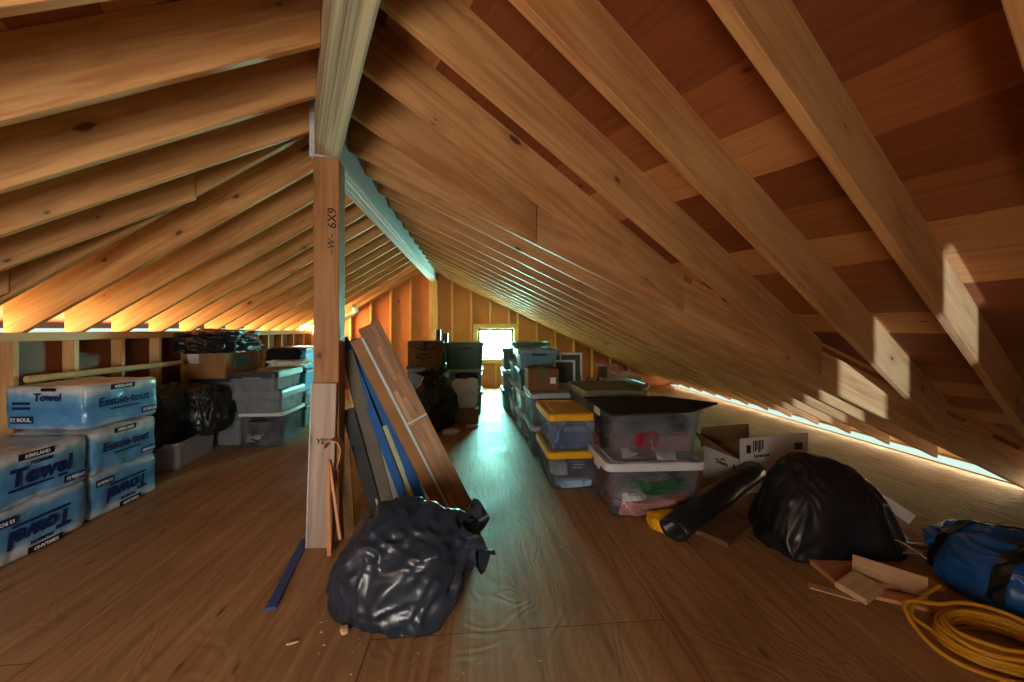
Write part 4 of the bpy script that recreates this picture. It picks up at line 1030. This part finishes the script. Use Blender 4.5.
# ------------------------------------------------------------------ right: cables, papers and offcuts
for k, (pts, r_, mt, lb) in enumerate((
    ([(2.34, 1.99, .02), (2.22, 1.96, .10), (2.20, 1.86, .14), (2.26, 1.78, .08), (2.36, 1.72, .01)], .004, 'cable_beige', 'beige cable arching out in front of the blue bag'),
    ([(2.28, 2.18, .20), (2.42, 2.12, .16), (2.52, 2.02, .08), (2.48, 1.94, .02)], .005, 'cable_beige', 'beige cable curving down from the big black bag'),
    ([(2.36, 2.02, .05), (2.46, 1.96, .05), (2.62, 1.93, .04)], .005, 'paper', 'pale straight rod pointing at the blue bag'))):
    tag(tube('loose_cable', pts, r_, mt), lb, 'cable', 'loose cables by the big black bag')
for k in range(4):
    pts = [(2.20 + .02 * k + .012 * math.sin(j * 1.3 + k), 2.02 - .03 * k, .012 + .011 * k) if j == 0 else (2.20 + .07 * j, 2.02 - .03 * k - .014 * j + .004 * math.sin(j * 2 + k), .012 + .011 * k) for j in range(6)]
    tag(tube('beaded_cord', pts, .006, 'cable_beige'), ('lowest', 'second lowest', 'second highest', 'topmost')[3 - k] + ' of the dark beige cords lying between the black and the blue bag', 'cord', 'cords between the black and blue bags')
for k, (p0, p1, w_, mt, lb) in enumerate((((2.33, 2.24, .30), (2.46, 2.02, .16), .075, 'paper', 'white paper strip hanging off the big black bag'),
        ((2.34, 2.12, .19), (2.38, 1.98, .07), .03, 'strap', 'pale blue paper strip below the white one'), ((2.47, 2.24, .20), (2.54, 2.14, .13), .03, 'paper', 'small white tag right of the white paper strip'))):
    plank('paper_strip', lb, p0, p1, w_, .002, mt, face=(-.2, -1, .8), cat='paper', group='paper strips by the big black bag')
plank('wood_offcut', 'broad orange board offcut lying behind the other offcuts', (1.74, 1.84, .012), (2.22, 1.78, .012), .22, .026, 'cedar', face=(0, 0, 1), cat='wood offcut', group='wood offcuts on the right floor')
plank('wood_offcut', 'slanted pale offcut stick resting across the others', (1.88, 1.82, .062), (2.05, 1.62, .058), .085, .036, 'scrap_pale', face=(-.35, -.75, .8), cat='wood offcut', group='wood offcuts on the right floor')
plank('wood_offcut', 'short square offcut block at the front of the offcuts', (1.70, 1.655, .035), (1.855, 1.715, .045), .12, .030, 'scrap_pale', face=(-.1, -.15, 1), cat='wood offcut', group='wood offcuts on the right floor')
plank('wood_offcut', 'dark thin offcut under the cable coil', (1.82, 1.70, .010), (2.08, 1.53, .010), .08, .018, 'cedar', face=(0, 0, 1), cat='wood offcut', group='wood offcuts on the right floor')
plank('wood_offcut', 'flat faded chip of board lying alone left of the offcuts', (1.60, 1.77, .004), (1.74, 1.66, .004), .05, .006, 'scrap', face=(0, 0, 1), cat='wood offcut', group='wood offcuts on the right floor')
plank('wood_offcut', 'brown board lying between the cords and the blue bag', (2.50, 2.06, .012), (2.86, 1.93, .012), .09, .02, 'scrap', face=(0, 0, 1), cat='wood offcut', group='wood offcuts on the right floor')
# coil of yellow cable: one long strand
rnd = random.Random(9); pts = [(2.08, 1.60, .08), (1.94, 1.575, .05), (1.83, 1.52, .02)]
cx_, cy_ = 1.985, 1.345
for i in range(15 * 14):
    a = PI * .75 + 2 * PI * i / 14; turn = i / 14
    rad = .165 - .036 * abs(math.sin(turn * 1.9)) + .012 * noise.noise(Vector((turn * 3, math.cos(a), math.sin(a))))
    pts.append((cx_ + rad * 1.12 * math.cos(a) + .008 * math.sin(turn * 2.2), cy_ + rad * .86 * math.sin(a) + .008 * math.cos(turn * 1.7), .010 + .075 * (turn / 15) + .012 * noise.noise(Vector((a, turn, 2)))))
pts += [(1.80, 1.52, .10), (1.76, 1.46, .05), (1.74, 1.34, .012), (1.80, 1.24, .010), (1.95, 1.17, .010), (2.1, 1.16, .010)]
root = thing('cable_coil', 'coil of yellow cable on the floor at the lower right', 'cable coil', (cx_, cy_, 0))
tube('coiled_cable', [(x - cx_, y_ - cy_, max(z, .009)) for x, y_, z in pts], .0085, 'cable_yellow', root)
# blue bag with black straps
root = bag('shiny blue tarpaulin bag with black straps at the right picture edge', 2.52, 1.59, 0, .29, .29, .29, 95, 'bag_blue', rz=R(-98), crease=.10, box_=.7, flat=.6, name='tarpaulin_bag', cat='bag', tails=((.3, 0, 1, .08, 4),))
# straps of the blue tarpaulin bag, laid on its surface
from mathutils.bvhtree import BVHTree
def drape(parent, xs, w, mat, nm, slant=0.0):
    me = [c for c in parent.children if c.name.startswith('sack')][0].data
    tree = BVHTree.FromPolygons([v.co for v in me.vertices], [tuple(p.vertices) for p in me.polygons])
    pts = []
    for i in range(25):
        a = PI * (i + .6) / 25.2; row = []
        for s in (-1, 0, 1):
            c = Vector((xs + slant * math.cos(a) + s * w / 2, 0, .05)); d = Vector((0, -math.cos(a), math.sin(a)))
            hit = tree.ray_cast(c + d * 2, -d)[0]
            row.append((hit if hit else c + d * .2) + d * .005)
        pts.append(row)
    bm = bmesh.new(); vv = [[bm.verts.new(p) for p in r_] for r_ in pts]
    for r0, r1 in zip(vv, vv[1:]):
        for k_ in range(2): bm.faces.new((r0[k_], r0[k_ + 1], r1[k_ + 1], r1[k_]))
    o = link(nm, bm, M[mat], parent); so_ = o.modifiers.new('thickness', 'SOLIDIFY'); so_.thickness = .006; so_.offset = 1
drape(root, .08, .05, 'black_plastic', 'strap', .05); drape(root, -.16, .05, 'black_plastic', 'strap', .02)

# ------------------------------------------------------------------ curves become meshes
dg = bpy.context.evaluated_depsgraph_get(); dg.update()
for o in [o for o in COL.objects if o.type in ('CURVE', 'FONT')]:
    me = bpy.data.meshes.new_from_object(o.evaluated_get(dg))
    nm = o.name; mt = [s for s in o.data.materials]
    o.name = 'old_curve'
    n_ = bpy.data.objects.new(nm, me); COL.objects.link(n_)
    n_.parent = o.parent; n_.matrix_parent_inverse = o.matrix_parent_inverse
    n_.location = o.location; n_.rotation_euler = o.rotation_euler; n_.scale = o.scale
    for k_ in o.keys():
        if k_ in ('label', 'category', 'group', 'kind'): n_[k_] = o[k_]
    if not me.materials:
        for m_ in mt: me.materials.append(m_)
    if nm.startswith('lettering'):
        pass
    else:
        for p_ in me.polygons: p_.use_smooth = True
    bpy.data.objects.remove(o)
